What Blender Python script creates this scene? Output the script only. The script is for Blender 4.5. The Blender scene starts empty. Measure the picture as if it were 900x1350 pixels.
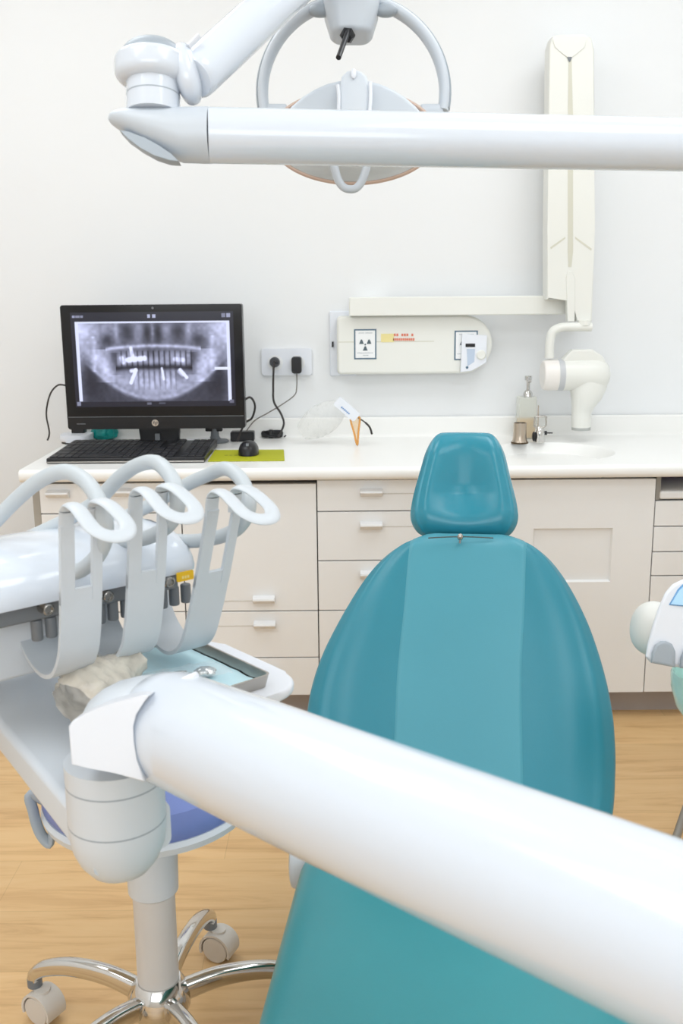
import bpy, bmesh, math, random
import numpy as np
from mathutils import Vector as V, Matrix, noise
random.seed(4)
scene = bpy.context.scene
COL = scene.collection
PI = math.pi

# ------------------------------------------------------------ camera frame
FPX = 1312.0
PITCH, ROLL = math.radians(12.6), math.radians(0.5)
CAM = V((0, 0, 1.27))
Fw = V((0, math.cos(PITCH), -math.sin(PITCH)))
R0 = V((1, 0, 0)); U0 = V((0, math.sin(PITCH), math.cos(PITCH)))
Rt = R0*math.cos(ROLL) - U0*math.sin(ROLL)
Up = U0*math.cos(ROLL) + R0*math.sin(ROLL)

def ray(x, y): return Fw + Rt*((x-450)/FPX) - Up*((y-675)/FPX)
def A(x, y, d): return CAM + ray(x, y)*d                 # at axial depth d
def atY(x, y, Y): r = ray(x, y); return CAM + r*((Y-CAM.y)/r.y)
def atZ(x, y, Z): r = ray(x, y); return CAM + r*((Z-CAM.z)/r.z)
def hit(x, y, P0, N): r = ray(x, y); return CAM + r*((P0-CAM).dot(N)/r.dot(N))

WY = 3.38      # back wall
CT = 0.78      # worktop height
CF = 2.76      # worktop front edge
DF = 2.80      # cabinet fronts

# ------------------------------------------------------------ materials
def lin(c):
    c = c/255.0
    return c/12.92 if c <= .04045 else ((c+.055)/1.055)**2.4
MATS = {}
def mat(name, rgb, rough=.4, metal=0, trans=0, alpha=1, coat=0, var=.03, scale=6, bump=0, bscale=80, emit=0, ior=1.45, spec=None):
    if name in MATS: return MATS[name]
    m = bpy.data.materials.new(name); m.use_nodes = True
    nt = m.node_tree; b = nt.nodes['Principled BSDF']
    col = tuple(lin(c) for c in rgb) + (1,)
    tc = nt.nodes.new('ShaderNodeTexCoord')
    n = nt.nodes.new('ShaderNodeTexNoise'); n.inputs['Scale'].default_value = scale; n.inputs['Detail'].default_value = 3
    nt.links.new(tc.outputs['Object'], n.inputs['Vector'])
    cr = nt.nodes.new('ShaderNodeValToRGB')
    cr.color_ramp.elements[0].position = .3; cr.color_ramp.elements[1].position = .7
    cr.color_ramp.elements[0].color = tuple(c*(1-var) for c in col[:3]) + (1,)
    cr.color_ramp.elements[1].color = tuple(min(1, c*(1+var)) for c in col[:3]) + (1,)
    nt.links.new(n.outputs['Fac'], cr.inputs['Fac'])
    nt.links.new(cr.outputs['Color'], b.inputs['Base Color'])
    b.inputs['Roughness'].default_value = rough; b.inputs['Metallic'].default_value = metal
    b.inputs['Transmission Weight'].default_value = trans; b.inputs['Alpha'].default_value = alpha
    b.inputs['Coat Weight'].default_value = coat; b.inputs['Coat Roughness'].default_value = .08
    b.inputs['IOR'].default_value = ior
    if spec is not None: b.inputs['Specular IOR Level'].default_value = spec
    if emit:
        nt.links.new(cr.outputs['Color'], b.inputs['Emission Color']); b.inputs['Emission Strength'].default_value = emit
    if bump:
        n2 = nt.nodes.new('ShaderNodeTexNoise'); n2.inputs['Scale'].default_value = bscale; n2.inputs['Detail'].default_value = 4
        nt.links.new(tc.outputs['Object'], n2.inputs['Vector'])
        bp = nt.nodes.new('ShaderNodeBump'); bp.inputs['Strength'].default_value = bump; bp.inputs['Distance'].default_value = .002
        nt.links.new(n2.outputs['Fac'], bp.inputs['Height']); nt.links.new(bp.outputs['Normal'], b.inputs['Normal'])
    MATS[name] = m
    return m

M_wall = mat('wall_paint', (240, 241, 241), .85, var=.008, scale=2, bump=.05, bscale=120)
M_ceil = mat('ceiling_paint', (248, 248, 246), .9, var=.008)
M_white = mat('gloss_white_enamel', (221, 228, 237), .16, coat=.5, var=.006)
M_whitep = mat('white_plastic', (234, 237, 243), .32, var=.008)
M_grey = mat('pale_grey_plastic', (217, 223, 229), .36, var=.012)
M_grey2 = mat('blue_grey_plastic', (166, 175, 183), .38, var=.015)
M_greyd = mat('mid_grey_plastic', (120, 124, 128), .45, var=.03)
M_hold = mat('holder_grey_plastic', (207, 213, 218), .36, var=.012)
M_hose = mat('hose_grey', (198, 205, 209), .42, var=.015)
M_lamp = mat('lamp_grey_plastic', (205, 212, 219), .34, var=.012)
M_cream = mat('cream_enamel', (236, 236, 229), .34, var=.008)
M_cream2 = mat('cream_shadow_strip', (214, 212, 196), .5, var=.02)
M_cab = mat('cabinet_laminate', (245, 245, 244), .42, var=.008)
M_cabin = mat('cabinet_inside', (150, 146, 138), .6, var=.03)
M_dark = mat('gap_shadow', (70, 64, 58), .8, var=.05)
M_groove = mat('groove_line', (214, 211, 204), .6, var=.02)
M_handle = mat('handle_satin_white', (236, 236, 236), .3, var=.01)
M_top = mat('solid_surface_white', (248, 247, 243), .3, var=.006)
M_plinth = mat('plinth_grey', (172, 163, 158), .55, var=.04)
M_teal = mat('teal_upholstery', (46, 133, 151), .36, var=.035, scale=3, bump=.05, bscale=260)
M_teal2 = mat('teal_upholstery_panel', (77, 153, 169), .40, var=.03, scale=3, bump=.06, bscale=260)
M_tealseat = mat('teal_upholstery_seat', (58, 143, 150), .3, var=.05, scale=4, bump=.05, bscale=260)
M_chrome = mat('chrome', (215, 214, 212), .1, metal=1, var=.02)
M_steel = mat('brushed_steel', (176, 172, 166), .24, metal=1, var=.04)
M_steelw = mat('warm_steel', (190, 176, 160), .3, metal=1, var=.06)
M_black = mat('black_plastic', (22, 22, 25), .32, var=.05)
M_blackg = mat('black_gloss_bezel', (14, 14, 17), .12, var=.03)
M_key = mat('keyboard_black', (34, 34, 37), .5, var=.06)
M_cord = mat('black_cord', (52, 48, 46), .5, var=.05)
M_cordg = mat('grey_cord', (128, 122, 116), .5, var=.05)
M_lime = mat('lime_mousepad', (178, 180, 22), .7, var=.04, bump=.1)
M_limetxt = mat('lime_print', (140, 142, 40), .7)
M_tealfoil = mat('teal_crumpled_wrap', (10, 150, 145), .3, var=.25, scale=30)
M_amber = mat('amber_soap', (236, 186, 96), .15, alpha=.9, var=.05)
M_clear = mat('clear_acrylic', (238, 240, 228), .06, alpha=.42, var=.01)
M_visor = mat('clear_visor', (246, 246, 243), .08, trans=.55, alpha=.55, ior=1.1, var=.01)
M_orange = mat('orange_acrylic', (246, 176, 84), .15, trans=.3, alpha=.8, var=.04)
M_blue = mat('blue_vinyl', (118, 136, 196), .42, var=.05, bump=.06, bscale=200)
M_blueprint = mat('blue_print', (110, 150, 200), .5)
M_paper = mat('white_paper', (244, 245, 245), .7, var=.01)
M_signblue = mat('sign_frame_blue', (86, 112, 132), .6, var=.03)
M_signdk = mat('sign_symbol', (84, 98, 106), .6, var=.03)
M_signtxt = mat('sign_small_text', (176, 182, 188), .7)
M_redtxt = mat('label_red_text', (226, 128, 100), .6)
M_yellow = mat('label_pale_yellow', (240, 226, 160), .6)
M_yel = mat('yellow_sticker', (246, 196, 40), .5, var=.03)
M_liner = mat('blue_paper_liner', (214, 246, 255), .75, var=.02, scale=14)
M_pouch = mat('clear_pouch', (232, 242, 247), .1, alpha=.28, var=.03)
M_wrap = mat('crumpled_plastic_cover', (242, 232, 216), .1, alpha=.66, var=.14, scale=40, bump=.9, bscale=60)
M_lcd = mat('lcd_blue', (170, 208, 236), .2, emit=.25)
M_lcddk = mat('lcd_edge', (110, 160, 205), .3)
M_green = mat('green_glass', (214, 250, 240), .12, trans=.0, alpha=.93, ior=1.3, var=.02)
M_purple = mat('purple_card', (104, 38, 112), .55, var=.05)
M_glasslens = mat('lamp_cover', (246, 245, 240), .06, trans=.8, alpha=.7, ior=1.15)
M_rim = mat('lamp_rim_amber', (205, 176, 158), .25)
M_refl = mat('lamp_reflector', (240, 240, 238), .15)

# wood floor
def floor_mat():
    m = bpy.data.materials.new('oak_laminate'); m.use_nodes = True
    nt = m.node_tree; b = nt.nodes['Principled BSDF']; L = nt.links.new
    tc = nt.nodes.new('ShaderNodeTexCoord')
    br = nt.nodes.new('ShaderNodeTexBrick')
    br.inputs['Scale'].default_value = 1; br.inputs['Brick Width'].default_value = 1.25; br.inputs['Row Height'].default_value = .19
    br.inputs['Mortar Size'].default_value = .0009; br.inputs['Mortar Smooth'].default_value = .3; br.offset = .37
    br.inputs['Color1'].default_value = (.82, .82, .82, 1); br.inputs['Color2'].default_value = (1, 1, 1, 1); br.inputs['Mortar'].default_value = (.62, .6, .58, 1)
    L(tc.outputs['Object'], br.inputs['Vector'])
    mp = nt.nodes.new('ShaderNodeMapping'); mp.inputs['Scale'].default_value = (1.3, 13, 1); L(tc.outputs['Object'], mp.inputs['Vector'])
    n1 = nt.nodes.new('ShaderNodeTexNoise'); n1.inputs['Scale'].default_value = 2.2; n1.inputs['Detail'].default_value = 8; n1.inputs['Distortion'].default_value = .7; n1.inputs['Roughness'].default_value = .62
    L(mp.outputs['Vector'], n1.inputs['Vector'])
    cr = nt.nodes.new('ShaderNodeValToRGB'); e = cr.color_ramp.elements
    e[0].position = .28; e[0].color = (lin(200), lin(156), lin(106), 1)
    e[1].position = .72; e[1].color = (lin(231), lin(194), lin(142), 1)
    e2 = cr.color_ramp.elements.new(.5); e2.color = (lin(225), lin(185), lin(131), 1)
    L(n1.outputs['Fac'], cr.inputs['Fac'])
    mx = nt.nodes.new('ShaderNodeMixRGB'); mx.blend_type = 'MULTIPLY'; mx.inputs['Fac'].default_value = .6
    L(cr.outputs['Color'], mx.inputs['Color1']); L(br.outputs['Color'], mx.inputs['Color2'])
    L(mx.outputs['Color'], b.inputs['Base Color']); b.inputs['Roughness'].default_value = .42
    return m
M_floor = floor_mat()

# ------------------------------------------------------------ object helpers
ORG = {}
def obj(name, bm, m, parent=None, label=None, sharp=38, flat=False):
    bmesh.ops.recalc_face_normals(bm, faces=bm.faces[:])
    off = ORG.get(parent.name, V((0, 0, 0))) if parent else V((0, 0, 0))
    bm.normal_update()
    for f in bm.faces: f.smooth = not flat
    a = math.radians(sharp)
    for e in bm.edges:
        if len(e.link_faces) == 2 and e.calc_face_angle(0) > a: e.smooth = False
    me = bpy.data.meshes.new(name)
    if parent:
        bmesh.ops.translate(bm, verts=bm.verts, vec=-off); loc = V((0, 0, 0))
    else:
        lo = V((min(v.co.x for v in bm.verts), min(v.co.y for v in bm.verts), min(v.co.z for v in bm.verts)))
        hi = V((max(v.co.x for v in bm.verts), max(v.co.y for v in bm.verts), max(v.co.z for v in bm.verts)))
        loc = V(((lo.x+hi.x)/2, (lo.y+hi.y)/2, lo.z)); off = loc
        bmesh.ops.translate(bm, verts=bm.verts, vec=-loc)
    bm.to_mesh(me); bm.free()
    o = bpy.data.objects.new(name, me); COL.objects.link(o)
    for mm in (m if isinstance(m, (list, tuple)) else [m]): me.materials.append(mm)
    o.location = loc
    if not flat and len(me.polygons) < 20000:
        wn = o.modifiers.new('weighted_normals', 'WEIGHTED_NORMAL'); wn.keep_sharp = True; wn.weight = 60
    if parent: o.parent = parent
    ORG[o.name] = off
    if label: o['label'] = label
    return o
def thing(name, label, cat, loc, group=None):
    o = bpy.data.objects.new(name, None); COL.objects.link(o); o.location = loc
    o.empty_display_size = .05
    o['label'] = label; o['category'] = cat
    if group: o['group'] = group
    ORG[o.name] = V(loc)
    return o
def tag(o, label, cat, group=None, kind=None):
    o['label'] = label; o['category'] = cat
    if group: o['group'] = group
    if kind: o['kind'] = kind
    return o
def struct(name, bm, m, parent=None):
    o = obj(name, bm, m, parent); o['kind'] = 'structure'; return o

BM = bmesh.new
def box(bm, lo, hi, bev=0, seg=3, Mx=None):
    vs = []
    for z in (lo[2], hi[2]):
        for y in (lo[1], hi[1]):
            for x in (lo[0], hi[0]): vs.append(bm.verts.new((x, y, z)))
    fs = [bm.faces.new([vs[i] for i in q]) for q in ((0,2,3,1),(4,5,7,6),(0,1,5,4),(2,6,7,3),(0,4,6,2),(1,3,7,5))]
    if bev:
        es = list({e for f in fs for e in f.edges})
        r = bmesh.ops.bevel(bm, geom=es, offset=bev, segments=seg, profile=.5, affect='EDGES')
        vs = list({v for f in r['faces'] for v in f.verts} | {v for v in vs if v.is_valid})
    if Mx is not None: bmesh.ops.transform(bm, matrix=Mx, verts=[v for v in vs if v.is_valid])
    return bm
def loft(bm, rings, cap0=True, cap1=True, closed=True):
    rr = [[bm.verts.new(p) for p in r] for r in rings]
    n = len(rr[0])
    for a, b in zip(rr, rr[1:]):
        for i in range(n if closed else n-1):
            j = (i+1) % n
            bm.faces.new((a[i], a[j], b[j], b[i]))
    if cap0 and closed: bm.faces.new(rr[0][::-1])
    if cap1 and closed: bm.faces.new(rr[-1])
    return bm
def spline(pts, n=8, closed=False):
    P = [V(p) for p in pts]; out = []
    m = len(P)
    rng = range(m if closed else m-1)
    for i in rng:
        if closed: p0, p1, p2, p3 = P[i-1], P[i], P[(i+1) % m], P[(i+2) % m]
        else: p0, p1, p2, p3 = P[max(i-1, 0)], P[i], P[i+1], P[min(i+2, m-1)]
        for k in range(n):
            t = k/n
            out.append(.5*((2*p1) + (p2-p0)*t + (2*p0-5*p1+4*p2-p3)*t*t + (3*p1-p0-3*p2+p3)*t**3))
    if not closed: out.append(P[-1].copy())
    return out
def tube(bm, path, r, seg=12, closed=False, asp=1.0, hint=None, cap=True):
    P = [V(p) for p in path]; n = len(P)
    T = []
    for i in range(n):
        if closed: t = P[(i+1) % n] - P[i-1]
        else: t = P[min(i+1, n-1)] - P[max(i-1, 0)]
        T.append(t.normalized())
    h = V(hint) if hint is not None else (V((0, 0, 1)) if abs(T[0].z) < .9 else V((1, 0, 0)))
    nrm = (h - T[0]*h.dot(T[0])).normalized()
    rings = []
    for i in range(n):
        if hint is not None:
            hh = h - T[i]*h.dot(T[i])
            if hh.length > 1e-4: nrm = hh.normalized()
        else: nrm = (nrm - T[i]*nrm.dot(T[i])).normalized()
        b = T[i].cross(nrm)
        rr = r[i] if isinstance(r, (list, tuple)) else r
        rings.append([P[i] + nrm*(rr*math.cos(2*PI*k/seg)) + b*(rr*asp*math.sin(2*PI*k/seg)) for k in range(seg)])
    if closed: rings.append(rings[0])
    if closed:
        loft(bm, rings, False, False); bmesh.ops.remove_doubles(bm, verts=bm.verts, dist=1e-6)
    else: loft(bm, rings, cap, cap)
    return bm
def lathe(bm, prof, c, axis=(0, 0, 1), seg=32, sx=1, sy=1):
    ax = V(axis).normalized()
    h = V((1, 0, 0)) if abs(ax.x) < .8 else V((0, 1, 0))
    a = (h - ax*h.dot(ax)).normalized(); b = ax.cross(a); c = V(c)
    rings = [[c + ax*z + a*(max(r, 1e-4)*sx*math.cos(2*PI*k/seg)) + b*(max(r, 1e-4)*sy*math.sin(2*PI*k/seg)) for k in range(seg)] for r, z in prof]
    return loft(bm, rings)
def cyl(bm, p0, p1, r, seg=24, bev=0):
    p0, p1 = V(p0), V(p1); L = (p1-p0).length
    if bev: prof = [(r-bev, 0), (r-bev*.3, bev*.3), (r, bev), (r, L-bev), (r-bev*.3, L-bev*.3), (r-bev, L)]
    else: prof = [(r, 0), (r, L)]
    return lathe(bm, prof, p0, p1-p0, seg)
def ell(bm, c, rx, ry, rz, seg=24, rings=14, e=2.0, Mx=None):
    c = V(c)
    def sg(v, p): return math.copysign(abs(v)**p, v)
    p = 2/e; out = []
    for i in range(rings+1):
        t = -PI/2 + PI*i/rings
        ct, st = max(abs(math.cos(t)), 1e-4)**p, sg(math.sin(t), p)
        ring = []
        for k in range(seg):
            a = 2*PI*k/seg
            q = V((rx*ct*sg(math.cos(a), p), ry*ct*sg(math.sin(a), p), rz*st))
            if Mx is not None: q = Mx @ q
            ring.append(c+q)
        out.append(ring)
    return loft(bm, out)
def prism(bm, pts, vec, bev=0, seg=2):
    pts = [V(p) for p in pts]; vec = V(vec)
    a = [bm.verts.new(p) for p in pts]; b = [bm.verts.new(p+vec) for p in pts]
    n = len(pts); fs = [bm.faces.new(a[::-1]), bm.faces.new(b)]
    for i in range(n): fs.append(bm.faces.new((a[i], a[(i+1) % n], b[(i+1) % n], b[i])))
    if bev:
        es = list(fs[0].edges) + list(fs[1].edges)
        bmesh.ops.bevel(bm, geom=es, offset=bev, segments=seg, profile=.5, affect='EDGES', clamp_overlap=True)
    return bm
def iprism(bm, pts, vec, bev=.006, seg=4, both=True):
    """outline extruded along vec with its front (and back) edge rounded over by insetting the outline"""
    pts = [V(p) for p in pts]; vec = V(vec); ax = vec.normalized(); n = len(pts); D = vec.length
    cen = sum(pts, V((0, 0, 0)))/n
    area = sum(((pts[i]-cen).cross(pts[(i+1) % n]-cen)).dot(ax) for i in range(n))
    sgn = 1 if area > 0 else -1
    nr = []
    for i in range(n):
        e1 = (pts[i]-pts[i-1]).normalized(); e2 = (pts[(i+1) % n]-pts[i]).normalized()
        n1, n2 = ax.cross(e1)*sgn, ax.cross(e2)*sgn
        m_ = (n1+n2); m_ = m_/max(.5, m_.length_squared/2) if m_.length > 1e-6 else n1
        nr.append(m_)
    rings = []
    for k in range(seg+1):
        a = PI/2*k/seg; rings.append([p+q*(bev*(1-math.sin(a)))+ax*(bev*(1-math.cos(a))) for p, q in zip(pts, nr)])
    if both:
        for k in range(seg, -1, -1):
            a = PI/2*k/seg; rings.append([p+q*(bev*(1-math.sin(a)))+ax*(D-bev*(1-math.cos(a))) for p, q in zip(pts, nr)])
    else: rings.append([p+vec for p in pts])
    return loft(bm, rings)
def rrect(w, h, r, n=5):
    out = []
    for cx, cy, a0 in ((w-r, h-r, 0), (-w+r, h-r, 90), (-w+r, -h+r, 180), (w-r, -h+r, 270)):
        for k in range(n+1):
            a = math.radians(a0 + 90*k/n); out.append((cx+r*math.cos(a), cy+r*math.sin(a)))
    return out
def plate(bm, c, ux, uz, w, h, r, vec, bev=0):       # rounded rectangle slab, half sizes w h in axes ux uz, thickness vec
    c, ux, uz = V(c), V(ux), V(uz)
    return prism(bm, [c+ux*a+uz*b for a, b in rrect(w, h, r)], vec, bev)
X, Yv, Z = V((1, 0, 0)), V((0, 1, 0)), V((0, 0, 1))

# ------------------------------------------------------------ room shell
RX0, RX1, RY0, RZ = -2.3, 1.75, -2.7, 2.7
struct('floor', box(BM(), (RX0, RY0, -.05), (RX1, WY, 0)), M_floor)
struct('ceiling', box(BM(), (RX0, RY0, RZ), (RX1, WY, RZ+.05)), M_ceil)
struct('wall_back', box(BM(), (RX0-.1, WY, -.05), (RX1+.1, WY+.1, RZ+.05)), M_wall)
struct('wall_left', box(BM(), (RX0-.1, RY0, -.05), (RX0, WY, RZ+.05)), M_wall)
struct('wall_right', box(BM(), (RX1, RY0, -.05), (RX1+.1, WY, RZ+.05)), M_wall)
struct('wall_front', box(BM(), (RX0-.1, RY0-.1, -.05), (RX1+.1, RY0, RZ+.05)), M_wall)

# ------------------------------------------------------------ worktop with moulded basin
CX0 = atY(24, 622, CF).x; CX1 = RX1-.005
def worktop():
    bm = BM()
    # profile in y,z with rounded front edge; upstand at the back
    t = .036
    prof = [(WY-.004, CT-t), (CF+.012, CT-t), (CF+.004, CT-t+.004), (CF, CT-t+.012), (CF, CT-.012), (CF+.004, CT-.004), (CF+.012, CT)]
    cutc = V(((atZ(806, 592, CT).x+atZ(640, 592, CT).x)/2, 3.03, CT)); rx = (atZ(806, 592, CT).x-atZ(640, 592, CT).x)/2; ry = .185
    # slab ring (all but the top back part)
    pb = [(WY-.022, CT), (WY-.018, CT+.012), (WY-.018, CT+.062), (WY-.014, CT+.066), (WY-.004, CT+.066)]
    allp = prof + pb
    ringL = [V((CX0, y, z)) for y, z in allp]; ringR = [V((CX1, y, z)) for y, z in allp]
    a = [bm.verts.new(p) for p in ringL]; b = [bm.verts.new(p) for p in ringR]
    n = len(a); k = 6    # edge between index 6 (front top) and 7 (back top) is the top surface
    for i in range(n):
        if i == k: continue
        j = (i+1) % n
        bm.faces.new((a[i], b[i], b[j], a[j]))
    bm.faces.new(a); bm.faces.new(b[::-1])
    # top surface with an oval hole
    N = 64
    hole = [bm.verts.new(cutc + V((rx*math.cos(2*PI*i/N), ry*math.sin(2*PI*i/N), 0))) for i in range(N)]
    x0, x1, y0, y1 = CX0, CX1, CF+.012, WY-.022
    def outer(i):
        an = 2*PI*i/N; dx, dy = rx*math.cos(an), ry*math.sin(an)
        s = 1e9
        if dx > 1e-9: s = min(s, (x1-cutc.x)/dx)
        if dx < -1e-9: s = min(s, (x0-cutc.x)/dx)
        if dy > 1e-9: s = min(s, (y1-cutc.y)/dy)
        if dy < -1e-9: s = min(s, (y0-cutc.y)/dy)
        return cutc + V((dx*s, dy*s, 0))
    outs = [bm.verts.new(outer(i)) for i in range(N)]
    corners = [(V((x1, y1, CT))), V((x0, y1, CT)), V((x0, y0, CT)), V((x1, y0, CT))]
    for i in range(N):
        j = (i+1) % N
        bm.faces.new((hole[i], hole[j], outs[j], outs[i]))
        p, q = outs[i].co, outs[j].co
        if abs(p.x-q.x) > 1e-4 and abs(p.y-q.y) > 1e-4:
            c = min(corners, key=lambda c: (c-p).length+(c-q).length)
            bm.faces.new((outs[i], outs[j], bm.verts.new(c)))
    # basin
    prev = hole
    for s, dz in ((.985, -.002), (.96, -.008), (.92, -.028), (.85, -.065), (.7, -.1), (.4, -.115), (.08, -.12)):
        cur = [bm.verts.new(cutc + V((rx*s*math.cos(2*PI*i/N), ry*s*math.sin(2*PI*i/N), dz))) for i in range(N)]
        for i in range(N): bm.faces.new((prev[i], prev[(i+1) % N], cur[(i+1) % N], cur[i]))
        prev = cur
    bm.faces.new(prev)
    bmesh.ops.remove_doubles(bm, verts=bm.verts, dist=1e-5)
    return bm
tag(obj('worktop', worktop(), M_top), 'long white worktop with rounded front edge and moulded oval basin', 'worktop')

# ------------------------------------------------------------ cabinets
def fx(px, py=700): return atY(px, py, DF).x
def fz(py, px=480): return atY(px, py, DF).z
XA0, XA, XB, XC, XD, XE = fx(52, 660), fx(240), fx(418), fx(562), fx(664), fx(861)
ZT, ZB = CT-.045, fz(913, 840)
G = .0016
def carcass(name, label, x0, x1, ztop=None):
    t = thing(name, label, 'cabinet', ((x0+x1)/2, 3.08, 0), 'white cabinets under the worktop')
    bm = BM(); box(bm, (x0+.001, DF+.021, ZB-.002), (x1-.001, WY-.03, ztop or CT-.037))
    obj('carcass', bm, M_cabin if 0 else M_dark, t)
    return t
def front(t, name, x0, x1, z0, z1, handle=None, grv=0, lab=None):
    bm = BM(); box(bm, (x0+G, DF, z0+G), (x1-G, DF+.02, z1-G), .0012, 2)
    d = obj(name, bm, M_cab, t, lab)
    if handle:
        hx, hz = handle
        bm = BM()
        prof = [(DF-.0005, hz-.012), (DF-.003, hz-.012), (DF-.020, hz-.004), (DF-.024, hz+.002), (DF-.022, hz+.007), (DF-.006, hz+.010), (DF-.0005, hz+.012)]
        prism(bm, [V((hx-.032, y, z)) for y, z in prof], V((.064, 0, 0)), .001, 1)
        obj('handle', bm, M_handle, d, 'satin white tab handle')
        if grv:
            xa, xb = (hx+.034, x1-.004) if grv > 0 else (x0+.004, hx-.034)
            bm = BM(); box(bm, (xa, DF-.0006, hz-.006), (xb, DF+.001, hz-.003))
            obj('groove', bm, M_groove, d)
    return d
z674, z739, z804, z866 = fz(674), fz(739), fz(804.5), fz(866)
def hz(px, py): return fx(px, py), atY(px, py, DF).z
# A : under the monitor
c = carcass('drawer_cabinet', 'white drawer cabinet at the left end of the worktop, under the keyboard', XA0, XA)
bm = BM(); box(bm, (XA0-.02, DF+.004, 0), (XA0, WY-.03, CT-.037)); obj('side_panel', bm, mat('side_panel_grey', (172, 167, 158), .5), c, 'grey end panel')
d = front(c, 'drawer', XA0, XA, z674, ZT, hz(77, 651), 0)
h2 = hz(160, 649); bm = BM(); prism(bm, [V((h2[0]-.032, y, h2[1]+z)) for y, z in [(DF-.0005, -.012), (DF-.003, -.012), (DF-.020, -.004), (DF-.024, .002), (DF-.022, .007), (DF-.006, .010), (DF-.0005, .012)]], V((.064, 0, 0)), .001, 1)
obj('handle', bm, M_handle, d, 'satin white tab handle')
front(c, 'drawer', XA0, XA, z804, z674, hz(120, 690), 0); front(c, 'drawer', XA0, XA, ZB, z804, hz(120, 823), 0)
# B
c = carcass('drawer_cabinet', 'white cabinet with one tall front above drawers, left of the teal chair', XA, XB)
front(c, 'door', XA, XB, z804, ZT-.006, hz(348, 790), -1)
front(c, 'drawer', XA, XB, z866, z804, hz(349, 823), -1)
front(c, 'drawer', XA, XB, ZB, z866, hz(349, 885), -1)
# C
c = carcass('drawer_cabinet', 'white four-drawer cabinet directly behind the headrest\'s left side', XB, XC)
zs = [ZT+.004, z674, z739, z804, ZB]
for i in range(4):
    front(c, 'drawer', XB, XC, zs[i+1], zs[i], hz(489, (649, 692.5, 757, 822)[i]), 1 if i < 2 else 0)
# D
c = carcass('cabinet', 'narrow plain white cabinet mostly hidden behind the teal chair', XC, XD)
front(c, 'door', XC, XD, ZB, ZT)
# E : recessed door
c = carcass('sink_cabinet', 'wide white cabinet with recessed square panel in its door, under the basin', XD, XE, .64)
p0 = atY(703, 697, DF); p1 = atY(804, 767, DF)
rx0, rx1, rz0, rz1 = p0.x, p1.x, p1.z, p0.z
bm = BM()
xs = [XD+G, rx0, rx1, XE-G]; zz = [ZB+G, rz0, rz1, ZT-G]
for i in range(3):
    for j in range(3):
        y = DF+.0 if (i, j) != (1, 1) else DF+.009
        if (i, j) == (1, 1): continue
        q = [bm.verts.new((xs[i+a], y, zz[j+b])) for a, b in ((0,0),(1,0),(1,1),(0,1))]; bm.faces.new(q)
outr = [(rx0, rz0), (rx1, rz0), (rx1, rz1), (rx0, rz1)]
q0 = [bm.verts.new((a, DF, b)) for a, b in outr]; q1 = [bm.verts.new((a+(.004 if a == rx0 else -.004), DF+.010, b+(.004 if b == rz0 else -.004))) for a, b in outr]
for i in range(4): bm.faces.new((q0[i], q0[(i+1) % 4], q1[(i+1) % 4], q1[i]))
bm.faces.new(q1)
ed = [(xs[0], zz[0]), (xs[3], zz[0]), (xs[3], zz[3]), (xs[0], zz[3])]
e0 = [bm.verts.new((a, DF, b)) for a, b in ed]; e1 = [bm.verts.new((a, DF+.02, b)) for a, b in ed]
for i in range(4): bm.faces.new((e0[i], e1[i], e1[(i+1) % 4], e0[(i+1) % 4]))
bm.faces.new(e1)
bmesh.ops.remove_doubles(bm, verts=bm.verts, dist=1e-5)
obj('door', bm, M_cab, c)
# F : right, open niche and pull-out shelf over drawers
c = thing('drawer_cabinet', 'white cabinet at right edge with open niche and pull-out shelf over drawers', 'cabinet', ((XE+CX1)/2, 3.08, 0), 'white cabinets under the worktop')
zn = fz(658, 880); z694, z728, z759 = fz(694, 880), fz(628/3.75+560, 880), fz(759, 880)
bm = BM()
box(bm, (XE+.001, DF+.021, ZB-.002), (CX1-.01, WY-.03, zn-.004))
obj('carcass', bm, M_dark, c)
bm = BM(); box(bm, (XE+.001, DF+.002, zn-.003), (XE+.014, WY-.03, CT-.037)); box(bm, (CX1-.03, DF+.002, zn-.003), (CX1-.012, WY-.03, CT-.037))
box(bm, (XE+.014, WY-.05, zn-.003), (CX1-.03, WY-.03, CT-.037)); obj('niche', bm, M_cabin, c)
bm = BM(); box(bm, (XE+.012, DF-.004, zn), (CX1-.032, WY-.08, zn+.024), .006, 3); obj('pull_out_shelf', bm, M_cab, c)
XF = XE+.52
for a, b in ((z694, zn-.004), (z728, z694), (z759, z728), (ZB, z759)): front(c, 'drawer', XE, XF, a, b)
front(c, 'door', XF, CX1-.01, ZB, zn-.004)
pz = zn+.0245
bm = BM(); box(bm, (XE+.03, DF+.20, pz), (XE+.33, DF+.45, CT-.044), .003, 2)
tag(obj('box', bm, M_purple), 'purple box lying in the open niche under the worktop', 'box')
struct('trim_1', box(BM(), (XA0, DF+.055, 0), (CX1-.01, DF+.07, ZB-.003)), M_plinth)

# ------------------------------------------------------------ monitor
MY = 3.10
tl, tr, brr, bl = atY(81, 402, MY), atY(319.5, 401, MY), atY(322, 565, MY), atY(87, 566, MY)
mcx = (tl.x+tr.x+brr.x+bl.x)/4; mw = (tr.x-tl.x+brr.x-bl.x)/4; mz1 = (tl.z+tr.z)/2; mz0 = (bl.z+brr.z)/2
mh = (mz1-mz0)/2; mcz = (mz0+mz1)/2
mon = thing('computer_monitor', 'black all-in-one computer showing a grey panoramic jaw x-ray', 'monitor', (mcx, MY+.06, CT))
bm = BM(); plate(bm, (mcx, MY+.002, mcz), X, Z, mw, mh, .006, V((0, .045, 0)), .003); obj('housing', bm, M_black, mon)
chin = mz0 + (atY(200, 549, MY).z - mz0)
bm = BM(); plate(bm, (mcx, MY, (mz1+chin)/2), X, Z, mw-.002, (mz1-chin)/2-.001, .004, V((0, .006, 0)), .001); obj('bezel', bm, M_blackg, mon)
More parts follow.
